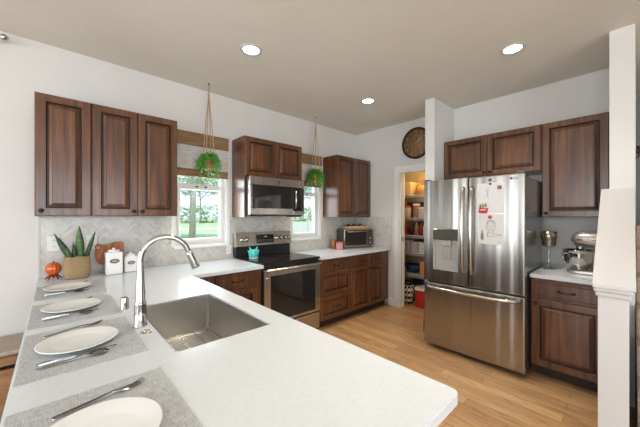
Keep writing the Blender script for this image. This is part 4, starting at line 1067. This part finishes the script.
def pbox_item(name, label, cat, x0, x1, y0, y1, z, h, m, lid=None, g=None):
    t = thing(name, label, cat, ((x0+x1)/2, (y0+y1)/2, z), group=g); bm = BM(); box(bm, x0, x1, y0, y1, z, z+h*(1 if not lid else .86), .008, 2); obj('body', bm, m, t, True)
    if lid: bm = BM(); box(bm, x0-.004, x1+.004, y0-.004, y1+.004, z+h*.86, z+h, .004, 2); obj('lid', bm, lid, t, True)
    return t
def jar_item(name, label, cat, x, y, z, r, h, m, lid, g=None, neck=False):
    t = thing(name, label, cat, (x, y, z), group=g); bm = BM()
    if neck: lathe(bm, [(0, 0), (r, 0), (r, h*.6), (r*.4, h*.78), (r*.35, h*.92), (0, h*.92)], n=18)
    else: lathe(bm, [(0, 0), (r*.95, 0), (r, .01), (r, h*.8), (r*.85, h*.85), (0, h*.85)], n=18)
    obj('body', bm, m, t); bm = BM(); rl = r*.42 if neck else r*.95
    lathe(bm, [(0, h*(.921 if neck else .851)), (rl, h*(.921 if neck else .851)), (rl, h), (0, h)], n=18); obj('lid', bm, lid, t); return t
Z_ = [z+.006 for z in zs]
M_amber = mat('amber_wicker', (.60, .32, .08), .6); M_cream = mat('cream_box', (.66, .56, .38), .6); M_cont = mat('frosted_container', (.55, .50, .45), .3); M_brn = mat('snack_brown', (.30, .15, .08), .5)
M_blue = mat('navy_blue', (.02, .05, .13), .4); M_org = mat('orange_snack_bag', (.62, .22, .05), .4); M_gr = mat('green_bag', (.06, .26, .05), .45); M_dark = mat('dark_bottle', (.035, .018, .012), .25)
pbox_item('storage_box', 'cream storage box on the topmost pantry shelf', 'box', 4.26, 4.60, 2.42, 2.62, Z_[0], .22, M_cream)
wb = thing('wicker_basket', 'golden wicker basket on the topmost pantry shelf', 'basket', (4.40, 2.27, Z_[0])); bm = BM(); lathe(bm, [(0, 0), (.085, 0), (.110, .06), (.120, .15), (.112, .15), (.10, .06), (0, .02)], n=24); obj('basket_body', bm, M_amber, wb)
bm = BM(); tube(bm, [(.0, -.11, .14), (0, -.10, .24), (0, 0, .29), (0, .10, .24), (0, .11, .14)], .008, 8); obj('basket_handle', bm, M_amber, wb)
jar_item('storage_jar', 'clear jar with a red lid on the second pantry shelf', 'jar', 4.31, 2.51, Z_[1], .065, .20, M_cont, M_red)
jar_item('storage_jar', 'brown-filled jar in the middle of the second pantry shelf', 'jar', 4.34, 2.36, Z_[1], .062, .23, M_brn, M_white)
pbox_item('food_container', 'pale food container at the right of the second pantry shelf', 'container', 4.26, 4.42, 2.16, 2.29, Z_[1], .17, M_cont, M_white)
pbox_item('red_box', 'red food box at the left of the third pantry shelf', 'box', 4.25, 4.35, 2.49, 2.585, Z_[2], .13, M_red)
for k, (yy, lb, m_) in enumerate(((2.42, 'dark bottle next to the red box on the third pantry shelf', M_dark), (2.33, 'brown bottle in the middle of the third pantry shelf', M_brn), (2.25, 'dark red bottle at the right of the third pantry shelf', mat('wine_red', (.20, .02, .02), .3)))):
    jar_item('glass_bottle', lb, 'bottle', 4.29, yy, Z_[2], .036, .24, m_, M_black, 'bottles on the third pantry shelf', True)
for k, (yy, lb) in enumerate(((2.50, 'clear bag-like container at the left of the fourth pantry shelf'), (2.36, 'clear container in the middle of the fourth pantry shelf'), (2.23, 'clear container at the right of the fourth pantry shelf'))):
    pbox_item('clear_container', lb, 'container', 4.26, 4.42, yy-.058, yy+.058, Z_[3], .17+.02*(k == 0), (M_cont, mat('grey_container', (.38, .35, .33), .3), M_cont)[k], g='containers on the fourth pantry shelf')
bb = thing('navy_bowl', 'wide navy blue bowl on the lowest pantry shelf', 'bowl', (4.40, 2.44, Z_[4])); bm = BM(); lathe(bm, [(0, 0), (.07, 0), (.13, .06), (.155, .13), (.148, .13), (.12, .06), (0, .015)], n=28); obj('bowl_body', bm, M_blue, bb)
pbox_item('snack_bag', 'orange snack bag at the right of the lowest pantry shelf', 'bag', 4.25, 4.34, 2.12, 2.26, Z_[4], .21, M_org)
hp = thing('woven_hamper', 'tall patterned woven basket on the pantry floor', 'basket', (4.22, 2.455, .001))
M_pat = mat('patterned_weave', (.3, .22, .15), .8); ck_ = N(M_pat, 'ShaderNodeTexChecker'); ck_.inputs['Scale'].default_value = 24; ck_.inputs['Color1'].default_value = (.75, .66, .52, 1); ck_.inputs['Color2'].default_value = (.03, .018, .012, 1); L(M_pat, coords(M_pat), ck_.inputs['Vector']); base(M_pat, ck_.outputs[0])
bm = BM(); lathe(bm, [(0, 0), (.085, 0), (.095, .02), (.10, .30), (.096, .30), (.09, .04), (0, .03)], n=28); obj('basket_body', bm, M_pat, hp)
bm = BM(); ball(bm, (0, 0, .31), .085, .085, .055); obj('dark_cloth', bm, M_black, hp)
pbox_item('green_bag', 'green bag standing on the pantry floor', 'bag', 4.34, 4.44, 2.29, 2.42, .001, .26, M_gr)
pbox_item('red_cooler', 'red cooler with a white lid on the pantry floor', 'cooler', 4.12, 4.34, 2.08, 2.27, .001, .30, M_red, M_white)

M_tan = mat('kraft_tan', (.42, .27, .14), .7); M_char = mat('charcoal_box', (.03, .03, .032), .5); M_wht = mat('paper_white', (.6, .58, .54), .6)
pbox_item('cereal_box', 'tan carton behind the red box on the third pantry shelf', 'box', 4.46, 4.66, 2.46, 2.72, Z_[2], .24, M_tan)
pbox_item('cereal_box', 'dark carton at the back right of the third pantry shelf', 'box', 4.44, 4.66, 2.14, 2.40, Z_[2], .22, M_char)
pbox_item('storage_bin', 'dark bin at the back of the second pantry shelf', 'box', 4.46, 4.68, 2.30, 2.60, Z_[1], .26, M_char)
pbox_item('storage_bin', 'dark bin at the back of the fourth pantry shelf', 'box', 4.46, 4.68, 2.20, 2.72, Z_[3], .18, M_char)
pbox_item('paper_bag', 'white paper packet at the right end of the third pantry shelf', 'packet', 4.25, 4.33, 2.13, 2.205, Z_[2], .15, M_wht)
jar_item('storage_jar', 'dark jar at the far left of the second pantry shelf', 'jar', 4.36, 2.66, Z_[1], .055, .22, M_dark, M_white)
jar_item('water_bottle', 'dark bottle at the left end of the lowest pantry shelf', 'bottle', 4.30, 2.655, Z_[4], .04, .22, M_dark, M_black)
pbox_item('storage_bin', 'charcoal box at the back of the pantry floor', 'box', 4.48, 4.70, 2.10, 2.60, .001, .30, M_char)
